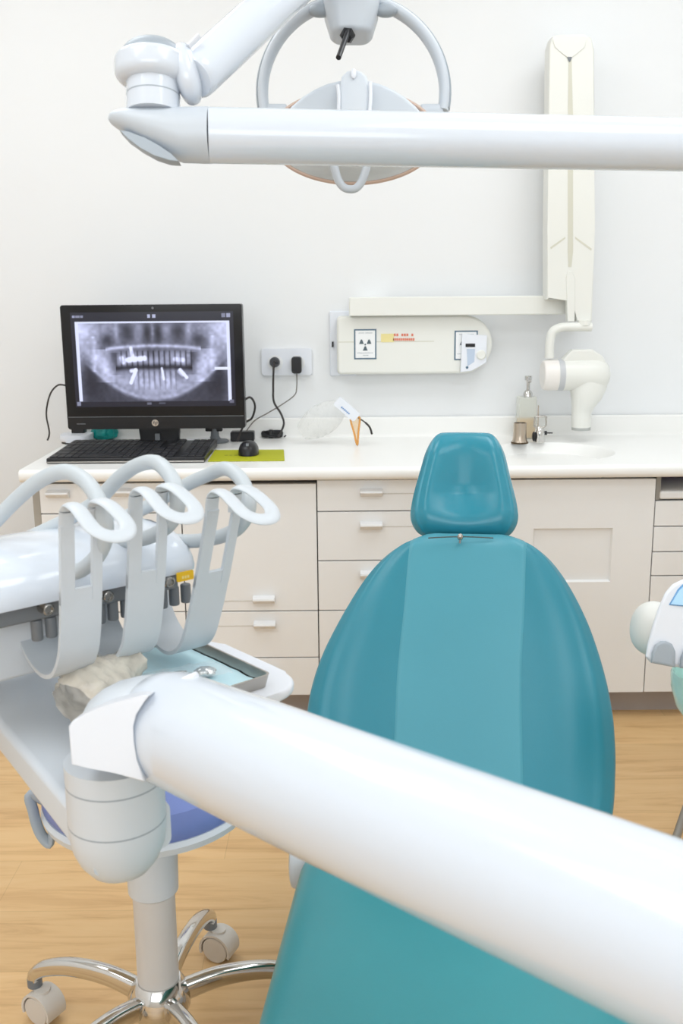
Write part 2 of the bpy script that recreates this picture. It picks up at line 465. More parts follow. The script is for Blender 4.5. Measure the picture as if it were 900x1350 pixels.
bm = BM(); box(bm, (mcx-mw+.004, MY-.0006, chin-.0012), (mcx+mw-.004, MY+.004, chin+.0004)); obj('trim_line', bm, M_greyd, mon)
# screen with painted-by-formula radiograph (vertex colours)
s0, s1 = atY(92, 412, MY), atY(311, 535, MY)
sx0, sx1, sz1, sz0 = s0.x, s1.x, s0.z, s1.z
def radiograph(nx, ny):
    u, v = np.meshgrid(np.linspace(0, 1, nx), np.linspace(0, 1, ny)); v = 1-v   # v down
    img = np.full(u.shape, .075)
    bl_ = np.full(u.shape, .01)
    # x-ray panel rectangle
    px0, px1, py0, py1 = .025, .975, .10, .945
    U = (u-px0)/(px1-px0); W = (v-py0)/(py1-py0)
    inside = (U >= 0) & (U <= 1) & (W >= 0) & (W <= 1)
    x = (U-.5)*2; y = W
    def g(cx, cy, sx, sy, a): return a*np.exp(-((x-cx)/sx)**2-((y-cy)/sy)**2)
    xr = np.full(u.shape, .36)
    xr += .38*np.exp(-((np.abs(x)-1.02)/.22)**2)*np.exp(-((y-.15)/.45)**2)
    xr += g(-.8, .12, .35, .14, .22)+g(.8, .12, .35, .14, .22)
    # nasal / sinus region
    for sgn in (-1, 1):
        xr -= g(sgn*.33, .13, .10, .12, .24); xr -= g(sgn*.07, .15, .05, .14, .26); xr -= g(sgn*.60, .22, .10, .09, .26)
        xr += g(sgn*.19, .12, .06, .12, .16); xr += g(sgn*.47, .1, .035, .16, .2)
        xr -= g(sgn*.85, .72, .22, .28, .24)
        xr += np.exp(-((np.abs(x)-(.80+.02*y-.05*np.sin(y*4)))/.035)**2)*(y > .18)*(y < .62)*.10
    xr += g(0, .12, .02, .1, .18)
    # mandible body : bright band along a U curve, palate line
    low = .96-.37*(np.abs(x)/.8)**2
    xr += .27*np.exp(-((y-(low-.13))/.15)**2)*np.clip((.90-np.abs(x))/.1, 0, 1)
    xr += .15*np.exp(-((y-low)/.03)**2)*np.clip((.90-np.abs(x))/.1, 0, 1)
    k_ = np.clip((y-low-.01)/.05, 0, 1)*np.clip((.95-np.abs(x))/.1, 0, 1); xr = xr*(1-k_)+(xr*.45+.03)*k_
    xr += .40*np.exp(-((y-(.30+.10*x*x))/.022)**2)*(np.abs(x) < .62)
    xr += .26*np.exp(-((np.abs(x)-(.66-.10*(y-.4)))/.10)**2)*(y > .34)*(y < .75)
    # mouth dark gap and teeth
    gap = .565+.06*x*x
    xr -= .30*np.exp(-((y-gap)/.035)**2)*(np.abs(x) < .50)
    xr -= .16*np.exp(-((np.abs(x)-.50)/.07)**2)*(y > .38)*(y < .66)
    for k in range(14):
        cx = -.455+.07*k
        wob = .012*math.sin(k*2.3)
        xr += .26*np.exp(-((x-cx)/.026)**4)*np.exp(-((y-(.455+wob+.05*cx*cx))/.085)**4)
        xr -= .14*np.exp(-((x-cx-.035)/.008)**2)*(y > .36)*(y < .55)
        xr += .20*np.exp(-((x-cx)/.024)**4)*np.exp(-((y-(.70+wob+.03*cx*cx))/.11)**4)*(abs(cx) < .26)
        xr -= .08*np.exp(-((x-cx-.035)/.008)**2)*(y > .62)*(y < .85)*(abs(cx) < .26)
    xr -= g(-.02, .40, .16, .06, .18)+g(.36, .67, .12, .06, .16)
    def seg(x0, y0, x1, y1, w, a):
        dx, dy = x1-x0, y1-y0; L = dx*dx+dy*dy
        t = np.clip(((x-x0)*dx+(y-y0)*dy)/L, 0, 1)
        d = np.hypot(x-x0-t*dx, (y-y0-t*dy)*1.0)
        return a*np.exp(-(d/w)**4)
    bright = seg(-.29, .33, -.27, .45, .022, .6)+seg(-.34, .475, -.12, .455, .032, .8)+seg(-.42, .45, -.4, .5, .03, .4)
    bright += seg(-.24, .60, -.31, .76, .022, .8)+seg(-.30, .61, -.24, .60, .025, .6)+seg(.10, .58, .12, .72, .014, .7)+seg(.34, .60, .42, .70, .02, .8)+seg(.33, .62, .37, .66, .03, .5)
    bright += seg(.28, .47, .38, .48, .03, .35)
    xr = np.clip(xr, .03, 1)+bright
    rng = np.random.RandomState(3)
    nz = rng.rand(ny//5+2, nx//5+2); 
    iy = np.linspace(0, nz.shape[0]-1.001, ny); ix = np.linspace(0, nz.shape[1]-1.001, nx)
    y0i = iy.astype(int)[:, None]; x0i = ix.astype(int)[None, :]; fy = (iy-iy.astype(int))[:, None]; fx_ = (ix-ix.astype(int))[None, :]
    sm = (nz[y0i, x0i]*(1-fy)*(1-fx_)+nz[y0i+1, x0i]*fy*(1-fx_)+nz[y0i, x0i+1]*(1-fy)*fx_+nz[y0i+1, x0i+1]*fy*fx_)
    xr *= .85+.3*sm
    # white margins of the film
    xr = np.where((W < .015) | (U < .022) & (W < .99), .95, xr)
    xr = np.where((U > .978), .95, xr)
    xr = np.where((np.abs(W-.59) < .016) & (U > .895), .98, xr)
    img = np.where(inside, np.clip(xr, 0, 1), img)
    for cx, cy, w, h, a in ((.02,.045,.008,.012,.6),(.045,.045,.012,.012,.5),(.07,.045,.008,.012,.5),(.482,.045,.008,.02,.7),(.512,.045,.01,.02,.7),(.94,.04,.012,.022,.45),(.97,.04,.012,.022,.6),(.02,.965,.012,.02,.5),(.46,.965,.012,.012,.35),(.54,.965,.02,.01,.25),(.975,.95,.012,.02,.35)):
        img = np.where((np.abs(u-cx) < w) & (np.abs(v-cy) < h), a, img)
    return img
NX, NY = 300, 170
img = radiograph(NX, NY)
bm = BM()
vv = [[bm.verts.new((sx0+(sx1-sx0)*i/(NX-1), MY-.0008, sz0+(sz1-sz0)*j/(NY-1))) for i in range(NX)] for j in range(NY)]
for j in range(NY-1):
    for i in range(NX-1): bm.faces.new((vv[j][i], vv[j][i+1], vv[j+1][i+1], vv[j+1][i]))
bm.verts.index_update()
def scr_mat():
    m = bpy.data.materials.new('screen_image'); m.use_nodes = True; nt = m.node_tree; b = nt.nodes['Principled BSDF']
    at = nt.nodes.new('ShaderNodeAttribute'); at.attribute_name = 'xray'
    b.inputs['Base Color'].default_value = (.01, .01, .012, 1); b.inputs['Roughness'].default_value = .15
    nt.links.new(at.outputs['Color'], b.inputs['Emission Color']); b.inputs['Emission Strength'].default_value = 1.0
    return m
scr = obj('screen', bm, scr_mat(), mon, 'lit screen showing a panoramic jaw radiograph')
ca = scr.data.color_attributes.new('xray', 'FLOAT_COLOR', 'POINT')
flat = np.ones((NX*NY, 4), np.float32)
v_ = img.reshape(-1); lv = np.clip(v_, 0, 1)**1.75
flat[:, 0] = lv*.84; flat[:, 1] = lv*.89; flat[:, 2] = np.minimum(1.05, lv*1.25+.008)
ca.data.foreach_set('color', flat.reshape(-1))
# emblem on the chin
lc = atY(204.5, 557.5, MY)
bm = BM(); cyl(bm, (lc.x, MY+.0015, lc.z), (lc.x, MY-.0012, lc.z), .0105, 32); lg = obj('emblem', bm, M_chrome, mon, 'round silver hp emblem')
def text_bm(s, size, c, m, parent, name, shear=0, y=0):
    cu = bpy.data.curves.new(name, 'FONT'); cu.body = s; cu.size = size; cu.align_x = 'CENTER'; cu.align_y = 'CENTER'; cu.extrude = .0002; cu.shear = shear
    o = bpy.data.objects.new(name+'_tmp', cu); COL.objects.link(o)
    dg = bpy.context.evaluated_depsgraph_get(); me = bpy.data.meshes.new_from_object(o.evaluated_get(dg))
    bm = BM(); bm.from_mesh(me); bpy.data.objects.remove(o); bpy.data.meshes.remove(me)
    bmesh.ops.transform(bm, matrix=Matrix.Translation(c) @ Matrix.Rotation(PI/2, 4, 'X'), verts=bm.verts)
    return obj(name, bm, m, parent)
text_bm('hp', .016, V((lc.x, MY-.0016, lc.z+.001)), M_black, lg, 'lettering', .35)
lt = atY(107, 559, MY)
bm = BM()
for k in range(7): box(bm, (lt.x-.014+k*.004, MY-.0002, lt.z-.0012), (lt.x-.011+k*.004, MY+.003, lt.z+.0012))
obj('model_print', bm, M_greyd, mon)
bm = BM(); wc = atY(201, 406, MY); cyl(bm, (wc.x, MY+.001, wc.z), (wc.x, MY-.0006, wc.z), .0035, 16); obj('webcam', bm, M_greyd, mon)
# stand: sloped foot and neck
fp = [atZ(160, 588, CT), atZ(262, 589, CT)]
bm = BM()
f0, f1 = fp
box(bm, (-.5, -.5, 0), (.5, .5, 1), 0)
for v in bm.verts:
    k = v.co.z; w = .115-.035*k*0; yb = 3.03 if v.co.y < 0 else 3.26
    if v.co.z > .5: yb = 3.05 if v.co.y < 0 else 3.24; w = .085
    v.co = V((mcx+.01+(w if v.co.x > 0 else -w), yb, CT+.0005+.016*k))
bmesh.ops.bevel(bm, geom=bm.edges[:], offset=.003, segments=2, affect='EDGES')
obj('stand_foot', bm, M_black, mon)
bm = BM(); prism(bm, [V((mcx-.06, 3.14, CT+.016)), V((mcx+.06, 3.14, CT+.016)), V((mcx+.075, 3.14, CT+.17)), V((mcx-.075, 3.14, CT+.17))], V((0, .03, 0)), .004); obj('stand_neck', bm, M_black, mon)
bm = BM(); box(bm, (mcx-.012, 3.128, CT+.028), (mcx+.004, 3.141, CT+.05), .002); obj('latch', bm, M_greyd, mon)

# ------------------------------------------------------------ keyboard, mouse, pad
z0 = CT+.0005
k0, k1, k2, k3 = atZ(61, 612, CT), atZ(270, 610, CT), atZ(275, 589, CT), atZ(84, 590, CT)
kb = thing('keyboard', 'black computer keyboard in front of the monitor', 'keyboard', (k0+k1+k2+k3)/4)
ky0, ky1 = (k0.y+k1.y)/2, (k2.y+k3.y)/2; kx0, kx1 = k0.x, k1.x
bm = BM(); box(bm, (kx0, ky0, z0), (kx1, ky1, z0+.016), .003)
for v in bm.verts:
    if v.co.z > z0+.006: v.co.z += .008*(v.co.y-ky0)/(ky1-ky0)
obj('keyboard_body', bm, M_black, kb)
bm = BM(); box(bm, (kx0+.002, ky0-.0008, z0+.003), (kx1-.002, ky0+.003, z0+.0065)); obj('front_strip', bm, M_steel, kb)
kw = (kx1-kx0-.016)/21; kd = (ky1-ky0-.014)/6
for j in range(6):
    i = 0
    while i < 21:
        w = 1
        if j == 0 and i == 4: w = 6
        elif j in (1, 2) and i in (0, 13): w = 2
        if i in (15, 17) and j != 9: pass
        xx = kx0+.008+kw*i; yy = ky0+.007+kd*j; zz_ = z0+.015+.008*(yy-ky0)/(ky1-ky0)
        if not (i == 14 or i == 17) :
            bm = BM(); box(bm, (xx+.001, yy+.001, zz_), (xx+kw*w-.001, yy+kd-.0015, zz_+.005), .0012, 1); obj('key', bm, M_key, kb)
        i += w
bm = BM(); p = atZ(252, 589, CT+.026); box(bm, (p.x-.038, ky1-.022, z0+.0232), (p.x+.038, ky1-.008, z0+.0286)); 
tag(obj('paper_slip', bm, M_paper), 'small white paper slip on the back edge of the keyboard', 'paper')
q = [atZ(274, 609, CT), atZ(375, 608, CT), atZ(374, 594, CT), atZ(283, 594.5, CT)]
bm = BM(); prism(bm, [V((a.x, a.y, z0)) for a in q], V((0, 0, .003)), .0006, 1); mp_ = obj('mouse_pad', bm, M_lime); tag(mp_, 'lime green mouse pad beside the keyboard', 'mouse pad')
bm = BM(); a = atZ(305, 600, CT+.004)
for k in range(4): box(bm, (a.x-.02+k*.014, a.y-.006, z0+.0028), (a.x-.011+k*.014, a.y+.004, z0+.0034))
obj('printed_text', bm, M_limetxt, mp_)
mc = atZ(326, 601.5, CT+.004)
ms = thing('computer_mouse', 'black computer mouse resting on the lime green pad', 'mouse', (mc.x, mc.y+.045, z0+.0035))
bm = BM(); ell(bm, (mc.x, mc.y+.045, z0+.0036), .031, .052, .040, 24, 14, 2.5)
bmesh.ops.bisect_plane(bm, geom=bm.verts[:]+bm.edges[:]+bm.faces[:], plane_co=(0, 0, z0+.0036), plane_no=(0, 0, -1), clear_outer=True)
bmesh.ops.holes_fill(bm, edges=[e for e in bm.edges if e.is_boundary])
obj('shell', bm, M_black, ms)
bm = BM(); cyl(bm, (mc.x-.004, mc.y+.012, z0+.034), (mc.x+.004, mc.y+.012, z0+.034), .007, 16); obj('scroll_wheel', bm, M_greyd, ms)

# white puck with black block, teal wrap, round black base
p = atZ(97, 586, CT)
t = thing('charging_dock', 'white rounded dock with black block on it at left of the keyboard', 'dock', (p.x, p.y+.05, z0))
bm = BM(); plate(bm, (p.x, p.y+.05, z0), X, Yv, .046, .048, .025, V((0, 0, .005)), .001); obj('rubber_foot', bm, M_black, t)
bm = BM(); plate(bm, (p.x, p.y+.05, z0+.005), X, Yv, .050, .052, .027, V((0, 0, .024)), .008, ); obj('dock_body', bm, M_whitep, t)
bm = BM(); box(bm, (p.x-.02, p.y+.055, z0+.028), (p.x+.024, p.y+.09, z0+.052), .003); obj('block', bm, M_black, t)
p = atZ(133, 583, CT)
bm = BM(); ell(bm, (p.x, p.y+.055, z0+.024), .046, .036, .026, 36, 24, 2.2)
for v in bm.verts:
    n = noise.noise_vector(v.co*70); v.co += n*.007
    v.co.z = max(v.co.z, z0)
tag(obj('plastic_wrap', bm, M_tealfoil, flat=True), 'crumpled teal plastic wrap under the monitor beside the white dock', 'wrapper')
p = atZ(281, 586, CT)
t = thing('device_stand', 'small round black stand base under the right corner of monitor', 'stand', (p.x, p.y+.05, z0))
bm = BM(); lathe(bm, [(.044, 0), (.046, .003), (.044, .007), (.02, .011), (.014, .02), (.012, .045)], (p.x, p.y+.05, z0)); obj('base', bm, M_greyd, t)
bm = BM(); box(bm, (p.x-.03, p.y+.04, z0+.036), (p.x+.026, p.y+.06, z0+.052), .004); obj('head', bm, M_black, t)
p = atZ(173, 588.5, CT)
bm = BM(); box(bm, (p.x-.012, p.y+.004, z0), (p.x+.012, p.y+.016, z0+.008), .002); 
tag(obj('usb_stick', bm, mat('usb_blue', (120, 150, 200), .4)), 'tiny blue memory stick between keyboard and monitor foot', 'usb stick')
# cords
def cord(name, pts, r, m, label, cat='cable', n=8):
    bm = BM(); tube(bm, spline(pts, n), r, 8); return tag(obj(name, bm, m), label, cat, 'loose cables on the worktop')
W0 = WY-.006
cord('cable', [atY(86, 508, MY+.03), atY(76, 508, MY+.06), atY(66, 520, MY+.1), atY(61, 545, MY+.14), atY(65, 570, MY+.2), V((atY(63, 588, MY+.2).x, MY+.2, CT+.006))], .0028, M_cord, 'thin dark cable hanging at left side of the monitor')
cord('cable', [atY(321, 528, MY+.03), atY(330, 524, MY+.06), atY(336, 535, MY+.09), atY(332, 551, MY+.12), atY(322, 559, MY+.12), V((atY(312, 565, MY+.1).x, MY+.1, CT+.012))], .0035, M_cord, 'black cable looping out from the right side of the monitor')

# socket, plugs
sc = atY(384, 477, WY); swd = (atY(411, 477, WY).x-atY(345, 477, WY).x)/2; shd = (atY(380, 459, WY).z-atY(380, 494, WY).z)/2
so = thing('wall_socket', 'white double wall socket plate above the worktop', 'socket', (sc.x-.004, WY-.006, sc.z-shd))
scx = (atY(345, 477, WY).x+atY(411, 477, WY).x)/2
bm = BM(); plate(bm, (scx, WY-.001, sc.z), X, Z, swd, shd, .006, V((0, -.010, 0)), .003); obj('plate', bm, M_whitep, so)
for px in (363, 392):
    c_ = atY(px, 478, WY); bm = BM(); lathe(bm, [(.026, 0), (.026, .0015), (.021, .0015)], (c_.x, WY-.011, c_.z), (0, -1, 0), 28); obj('socket_ring', bm, M_paper, so)
c_ = atY(362.5, 477, WY)
t = thing('power_plug', 'round black plug with curving cord in the left socket', 'plug', (c_.x, WY-.02, c_.z))
bm = BM(); lathe(bm, [(.0165, 0), (.0175, .004), (.0165, .018), (.010, .030), (.006, .04)], (c_.x, WY-.0128, c_.z), (0, -1, 0), 24); obj('plug_body', bm, M_black, t)
bm = BM(); tube(bm, spline([(c_.x, WY-.05, c_.z), (c_.x-.002, WY-.058, c_.z-.02), atY(360, 512, WY-.06), atY(361, 530, WY-.07), atY(370, 545, WY-.08), atY(374, 558, WY-.09), atY(370, 570, WY-.10), V((atY(366, 575, WY-.12).x, WY-.12, CT+.016))], 8), .0036, 8); obj('cord', bm, M_cord, t)
c_ = atY(391.5, 480, WY)
t = thing('charger', 'rectangular black charger with thin cord in the right socket', 'charger', (c_.x, WY-.02, c_.z))
bm = BM(); plate(bm, (c_.x, WY-.0128, c_.z), X, Z, .0165, .027, .008, V((0, -.045, 0)), .004); obj('charger_body', bm, M_black, t)
bm = BM(); tube(bm, spline([(c_.x, WY-.04, c_.z-.025), atY(391, 510, WY-.04), atY(388, 521, WY-.05), atY(372, 533, WY-.05), atY(352, 545, WY-.05), atY(334, 556, WY-.06), V((atY(318, 562, WY-.1).x, WY-.1, CT+.01))], 8), .002, 8); obj('cord', bm, M_cordg, t)
p = atZ(320, 583, CT)
bm = BM(); box(bm, (p.x-.042, p.y+.01, z0), (p.x+.036, p.y+.055, z0+.032), .004); tag(obj('power_adapter', bm, M_black), 'black power adapter brick behind the mouse', 'adapter')
p = atZ(358, 579, CT)
bm = BM()
for k in range(5):
    pts = [(p.x+.031*math.cos(a)+.004*math.sin(3*a+k), p.y+.03+.010*math.sin(a)+.003*k-.006, z0+.006+.004*k+.002*math.sin(2*a+k)) for a in [2*PI*i/24 for i in range(24)]]
    tube(bm, pts, .0035, 8, closed=True)
box(bm, (p.x-.012, p.y+.014, z0), (p.x+.004, p.y+.046, z0+.028), .004)
tag(obj('cable_bundle', bm, M_black), 'bundled black cable with tie lying under the wall socket', 'cable')
p0_ = atZ(374, 579, CT)
cord('cable', [V((p0_.x, p0_.y+.03, z0+.004)), V((atZ(380, 576, CT).x, p0_.y+.05, z0+.010)), V((atZ(388, 572, CT).x, p0_.y+.07, z0+.022)), V((atZ(393, 572, CT).x, p0_.y+.07, z0+.016)), V((atZ(396, 578, CT).x, p0_.y+.05, z0+.004))], .0024, M_cord, 'short dark cable end curling beside the clear face visor')

# ------------------------------------------------------------ protective visor and orange glasses
VY = 3.2
t = thing('face_visor', 'clear protective face visor with white blue-lettered band lying on the worktop', 'visor', (atZ(430, 578, CT).x, VY, z0))
bm = BM()
c0, c1 = atY(400, 576, VY), atY(455, 540, VY)
ax = (c1-c0); L = ax.length; ax.normalize(); up_ = Yv.cross(ax)*-1
if up_.z < 0: up_ = -up_
rings = []
for i in range(17):
    s = i/16
    w = .052*math.sin(PI*(.12+.80*s))**.7
    ring = []
    for k in range(13):
        a = -PI*.5+PI*k/12
        ring.append(c0+ax*(L*s)+up_*(w*math.sin(a)*1.0+.012)+Yv*(-.05*math.cos(a)*(.5+.5*math.sin(PI*s))+.02))
    rings.append(ring)
loft(bm, rings, False, False, closed=False)
for v in bm.verts: v.co.z = max(v.co.z, z0)
bmesh.ops.solidify(bm, geom=bm.faces[:], thickness=.0012)
obj('shield', bm, M_visor, t, 'clear curved shield')
b0, b1 = atY(446, 530, VY-.05), atY(468, 549, VY-.05)
ab = (b1-b0).normalized(); ub = V((-ab.z, 0, ab.x)); 
if ub.z < 0: ub = -ub
bm = BM(); plate(bm, (b0+b1)/2, ab, ub, (b1-b0).length/2+.008, .017, .006, V((0, .012, 0)), .002); bd = obj('band', bm, M_whitep, t, 'white band with blue lettering')
bm = BM()
for k in range(6):
    plate(bm, (b0+b1)/2+ab*(-.016+.006*k)-ub*.006+V((0, -.0006, 0)), ab, ub, .0022, .0028-.0006*(k % 2), .0008, V((0, .001, 0)))
obj('lettering', bm, M_blueprint, bd)
t = thing('safety_glasses', 'orange safety glasses with dark curved temple beside the visor', 'glasses', (atZ(470, 577, CT).x, VY-.04, z0))
GY = VY-.045
a0, a1, a2 = atY(462, 553, GY), atY(474, 551, GY), atZ(469.5, 577, CT); a2 = V((a2.x, GY, z0+.003))
bm = BM(); tube(bm, spline([a0, a0+(a2-a0)*.5, a2, a2+(a1-a2)*.5, a1, (a0+a1)/2+V((0, 0, .002))], 6, True), .0032, 8, closed=True); obj('frame', bm, M_orange, t)
bm = BM(); prism(bm, [a0, a2, a1], V((0, .0012, 0))); obj('lens', bm, mat('orange_lens', (252, 214, 160), .1, trans=.6, alpha=.5), t)
bm = BM(); tube(bm, spline([a1+V((-.004, -.001, 0)), atY(480, 556, GY+.01), atY(487, 563, GY+.03), V((atY(490, 572, GY+.05).x, GY+.05, atY(490, 572, GY+.05).z))], 8), [.0022]*10+[.0034]*15, 8); obj('temple', bm, M_cord, t)

# ------------------------------------------------------------ sink-side items
p = atZ(697, 580, CT); sy = p.y+.045
dsp = thing('soap_dispenser', 'clear soap dispenser with amber liquid and chrome pump by the basin', 'soap dispenser', (p.x, sy, z0))
pw = .030; zt = atY(697, 523, sy).z
bm = BM(); plate(bm, (p.x-.003, sy, z0), X, Yv, pw, pw, .006, V((0, 0, zt-z0)), .003); obj('bottle', bm, M_clear, dsp)
zl = atY(697, 553, sy).z
bm = BM(); plate(bm, (p.x-.003, sy, z0+.004), X, Yv, pw-.004, pw-.004, .005, V((0, 0, zl-z0)), .002); obj('liquid', bm, M_amber, dsp)
z1_ = atY(697, 495, sy).z
bm = BM(); lathe(bm, [(.016, 0), (.016, .012), (.011, .02), (.006, .024), (.006, z1_-zt-.016), (.012, z1_-zt-.014), (.012, z1_-zt)], (p.x, sy, zt-.001), seg=24); obj('pump', bm, M_chrome, dsp)
bm = BM(); tube(bm, [(p.x, sy, z1_-.006), (p.x-.002, sy-.03, z1_-.008), (p.x-.003, sy-.045, z1_-.016)], .005, 10); obj('spout', bm, M_chrome, dsp)
p = atZ(686.5, 586, CT); sy2 = p.y+.026
t = thing('tumbler', 'small brushed metal cup standing by the basin before the soap', 'cup', (p.x, sy2, z0))
bm = BM(); lathe(bm, [(.026, 0), (.027, .003), (.0225, .012), (.021, .03), (.021, .064), (.0205, .066), (.0185, .066), (.0185, .02), (.003, .018)], (p.x, sy2, z0)); obj('cup_body', bm, M_steelw, t)
bm = BM(); lathe(bm, [(.0275, 0), (.0282, .0025), (.0275, .005)], (p.x, sy2, z0)); obj('base_ring', bm, mat('dark_bronze', (90, 76, 60), .35, metal=1), t)
p = atZ(713, 585, CT); sy3 = p.y+.03
t = thing('mixer_tap', 'small chrome tap with wire loop and side lever beside the soap', 'tap', (p.x, sy3, z0))
bm = BM(); lathe(bm, [(.018, 0), (.0185, .004), (.0165, .022), (.0175, .03), (.0145, .042), (.010, .05)], (p.x, sy3, z0)); obj('tap_body', bm, M_chrome, t)
lo_ = [(-.018, .052), (.016, .052), (.018, .075), (.016, .084), (-.014, .084), (-.018, .075)]
bm = BM(); tube(bm, spline([(p.x+a, sy3-.005, z0+b) for a, b in lo_], 5, True), .0028, 8, closed=True); obj('wire_loop', bm, M_steel, t)
bm = BM(); tube(bm, [(p.x-.006, sy3, z0+.045), (p.x-.007, sy3, z0+.12)], .0018, 8); obj('thin_rod', bm, M_steelw, t)
bm = BM(); cyl(bm, (p.x+.012, sy3, z0+.03), (p.x+.024, sy3, z0+.03), .007, 16, .002); tube(bm, [(p.x+.024, sy3, z0+.03), (p.x+.042, sy3, z0+.030)], .002, 8); obj('lever', bm, M_black, t)
bm = BM(); ell(bm, (p.x-.020, sy3-.008, z0+.02), .006, .012, .016); obj('knob', bm, M_black, t)

# ------------------------------------------------------------ x-ray control box
XY = WY-.075
def wx(px, py, Y=None): return atY(px, py, XY if Y is None else Y)
xb = thing('xray_control_box', 'cream wall-mounted control box with radiation warning signs', 'x-ray unit', (wx(545, 455).x, WY-.02, wx(545, 494).z))
L_, R_, T_, B_ = wx(444, 455).x, wx(649, 455).x, wx(545, 416).z, wx(545, 493).z
hh = (T_-B_)/2; cz = (T_+B_)/2
out = []
for a in range(0, 91, 15): out.append((L_+.014+.014*math.cos(math.radians(180-a)), T_-.014+.014*math.sin(math.radians(180-a))))
for a in range(90, -91, -10): out.append((R_-hh+hh*math.cos(math.radians(a)), cz+hh*math.sin(math.radians(a))))
for a in range(270, 179, -15): out.append((L_+.014+.014*math.cos(math.radians(a)), B_+.014+.014*math.sin(math.radians(a))))
bm = BM(); iprism(bm, [V((a, XY, b)) for a, b in out], V((0, .066, 0)), .010); obj('housing', bm, M_cream, xb)
bp0, bp1 = atY(434, 410, WY), atY(470, 495, WY)
bm = BM(); box(bm, (bp0.x, WY-.012, bp1.z), (bp1.x, WY-.001, bp0.z), .004); obj('wall_plate', bm, M_whitep, xb)
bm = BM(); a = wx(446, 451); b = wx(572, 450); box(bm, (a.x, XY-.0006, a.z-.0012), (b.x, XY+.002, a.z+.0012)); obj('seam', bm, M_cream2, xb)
bm = BM(); a = atY(438.5, 454, WY-.013); box(bm, (a.x-.003, a.y-.006, a.z-.009), (a.x+.003, a.y+.001, a.z+.009)); obj('switch', bm, M_black, xb)
def sign(px0, py0, px1, py1, lab, hide=False):
    p, q = wx(px0, py0), wx(px1, py1); cx, cz_ = (p.x+q.x)/2, (p.z+q.z)/2; w, h = (q.x-p.x)/2, (p.z-q.z)/2
    bm = BM(); box(bm, (cx-w, XY-.0012, cz_-h), (cx+w, XY+.001, cz_+h)); s = obj('warning_sign', bm, M_signblue, xb, lab)
    bm = BM(); box(bm, (cx-w*.88, XY-.0018, cz_-h*.91), (cx+w*.88, XY-.001, cz_+h*.91)); obj('sign_face', bm, M_paper, s)
    bm = BM()
    for dx, dz in ((-.34, .12), (.34, .12), (0, -.32)):
        prism(bm, [V((cx+(dx+a)*w, XY-.0023, cz_+dz*h+b*h)) for a, b in ((-.21, -.10), (.21, -.10), (.06, .19), (-.06, .19))], V((0, .0008, 0)))
    cyl(bm, (cx, XY-.0023, cz_-.02*h), (cx, XY-.0016, cz_-.02*h), w*.08, 12)
    obj('radiation_symbol', bm, M_signdk, s)
    bm = BM()
    for y_, x_, n, lw in ((.74, -.6, 4, .13), (.74, .0, 6, .11), (-.58, -.74, 12, .12), (-.74, -.2, 5, .1)):
        for k in range(n): box(bm, (cx+(x_+k*lw)*w, XY-.0022, cz_+y_*h-.0010), (cx+(x_+k*lw+lw*.72)*w, XY-.0015, cz_+y_*h+.0014))
    obj('sign_text', bm, M_signtxt, s)
sign(466.5, 434, 496, 473.5, 'blue framed radiation trefoil sign')
sign(599, 436, 629, 474.5, 'blue framed sign half hidden by the timer')
a, b = wx(502, 440), wx(519, 451); bm = BM(); box(bm, (a.x, XY-.0012, b.z), (b.x, XY+.001, a.z)); obj('yellow_label', bm, M_yellow, xb)
bm = BM()
for y_, n, x0_, lw in ((441.5, 8, 519, 3.3), (447.5, 11, 518, 2.6)):
    for k in range(n):
        if n == 8 and k in (2, 6): continue
        a = wx(x0_+k*lw, y_-1.6); b = wx(x0_+k*lw+lw*.75, y_+1.6); box(bm, (a.x, XY-.0012, b.z), (b.x, XY+.001, a.z))
obj('red_lettering', bm, M_redtxt, xb)
a, b = wx(607, 440), wx(637, 490)
bm = BM(); prism(bm, [V((x_, XY-.004, z_)) for x_, z_ in ((a.x, b.z), (wx(621, 488).x, b.z+.004), (wx(640, 478).x, wx(640, 478).z), (wx(641, 442).x, wx(640, 442).z), (a.x+.003, a.z))], V((0, -.012, 0)), .003); tm = obj('timer', bm, M_whitep, xb, 'white timer pad with black display and dial')
YT = XY-.016
a, b = wx(613.5, 453, YT), wx(626, 457.5, YT); bm = BM(); box(bm, (a.x, YT-.001, b.z), (b.x, YT+.001, a.z)); obj('display', bm, M_black, tm)
bm = BM(); prism(bm, [wx(615, 460, YT-.0006), wx(626, 460, YT-.0006), wx(625, 477, YT-.0006), wx(616, 483, YT-.0006)], V((0, .001, 0))); obj('keypad', bm, mat('keypad_blue', (190, 204, 222), .5), tm)
c_ = wx(634, 468, YT); bm = BM(); lathe(bm, [(.0165, 0), (.016, .006), (.012, .010)], (c_.x, YT+.004, c_.z), (0, -1, 0), 28); obj('dial', bm, M_cream, tm)
c_ = wx(615.5, 484.5, YT); bm = BM(); lathe(bm, [(.005, 0), (.004, .002)], (c_.x, YT+.001, c_.z), (0, -1, 0), 16); obj('button', bm, M_signblue, tm)

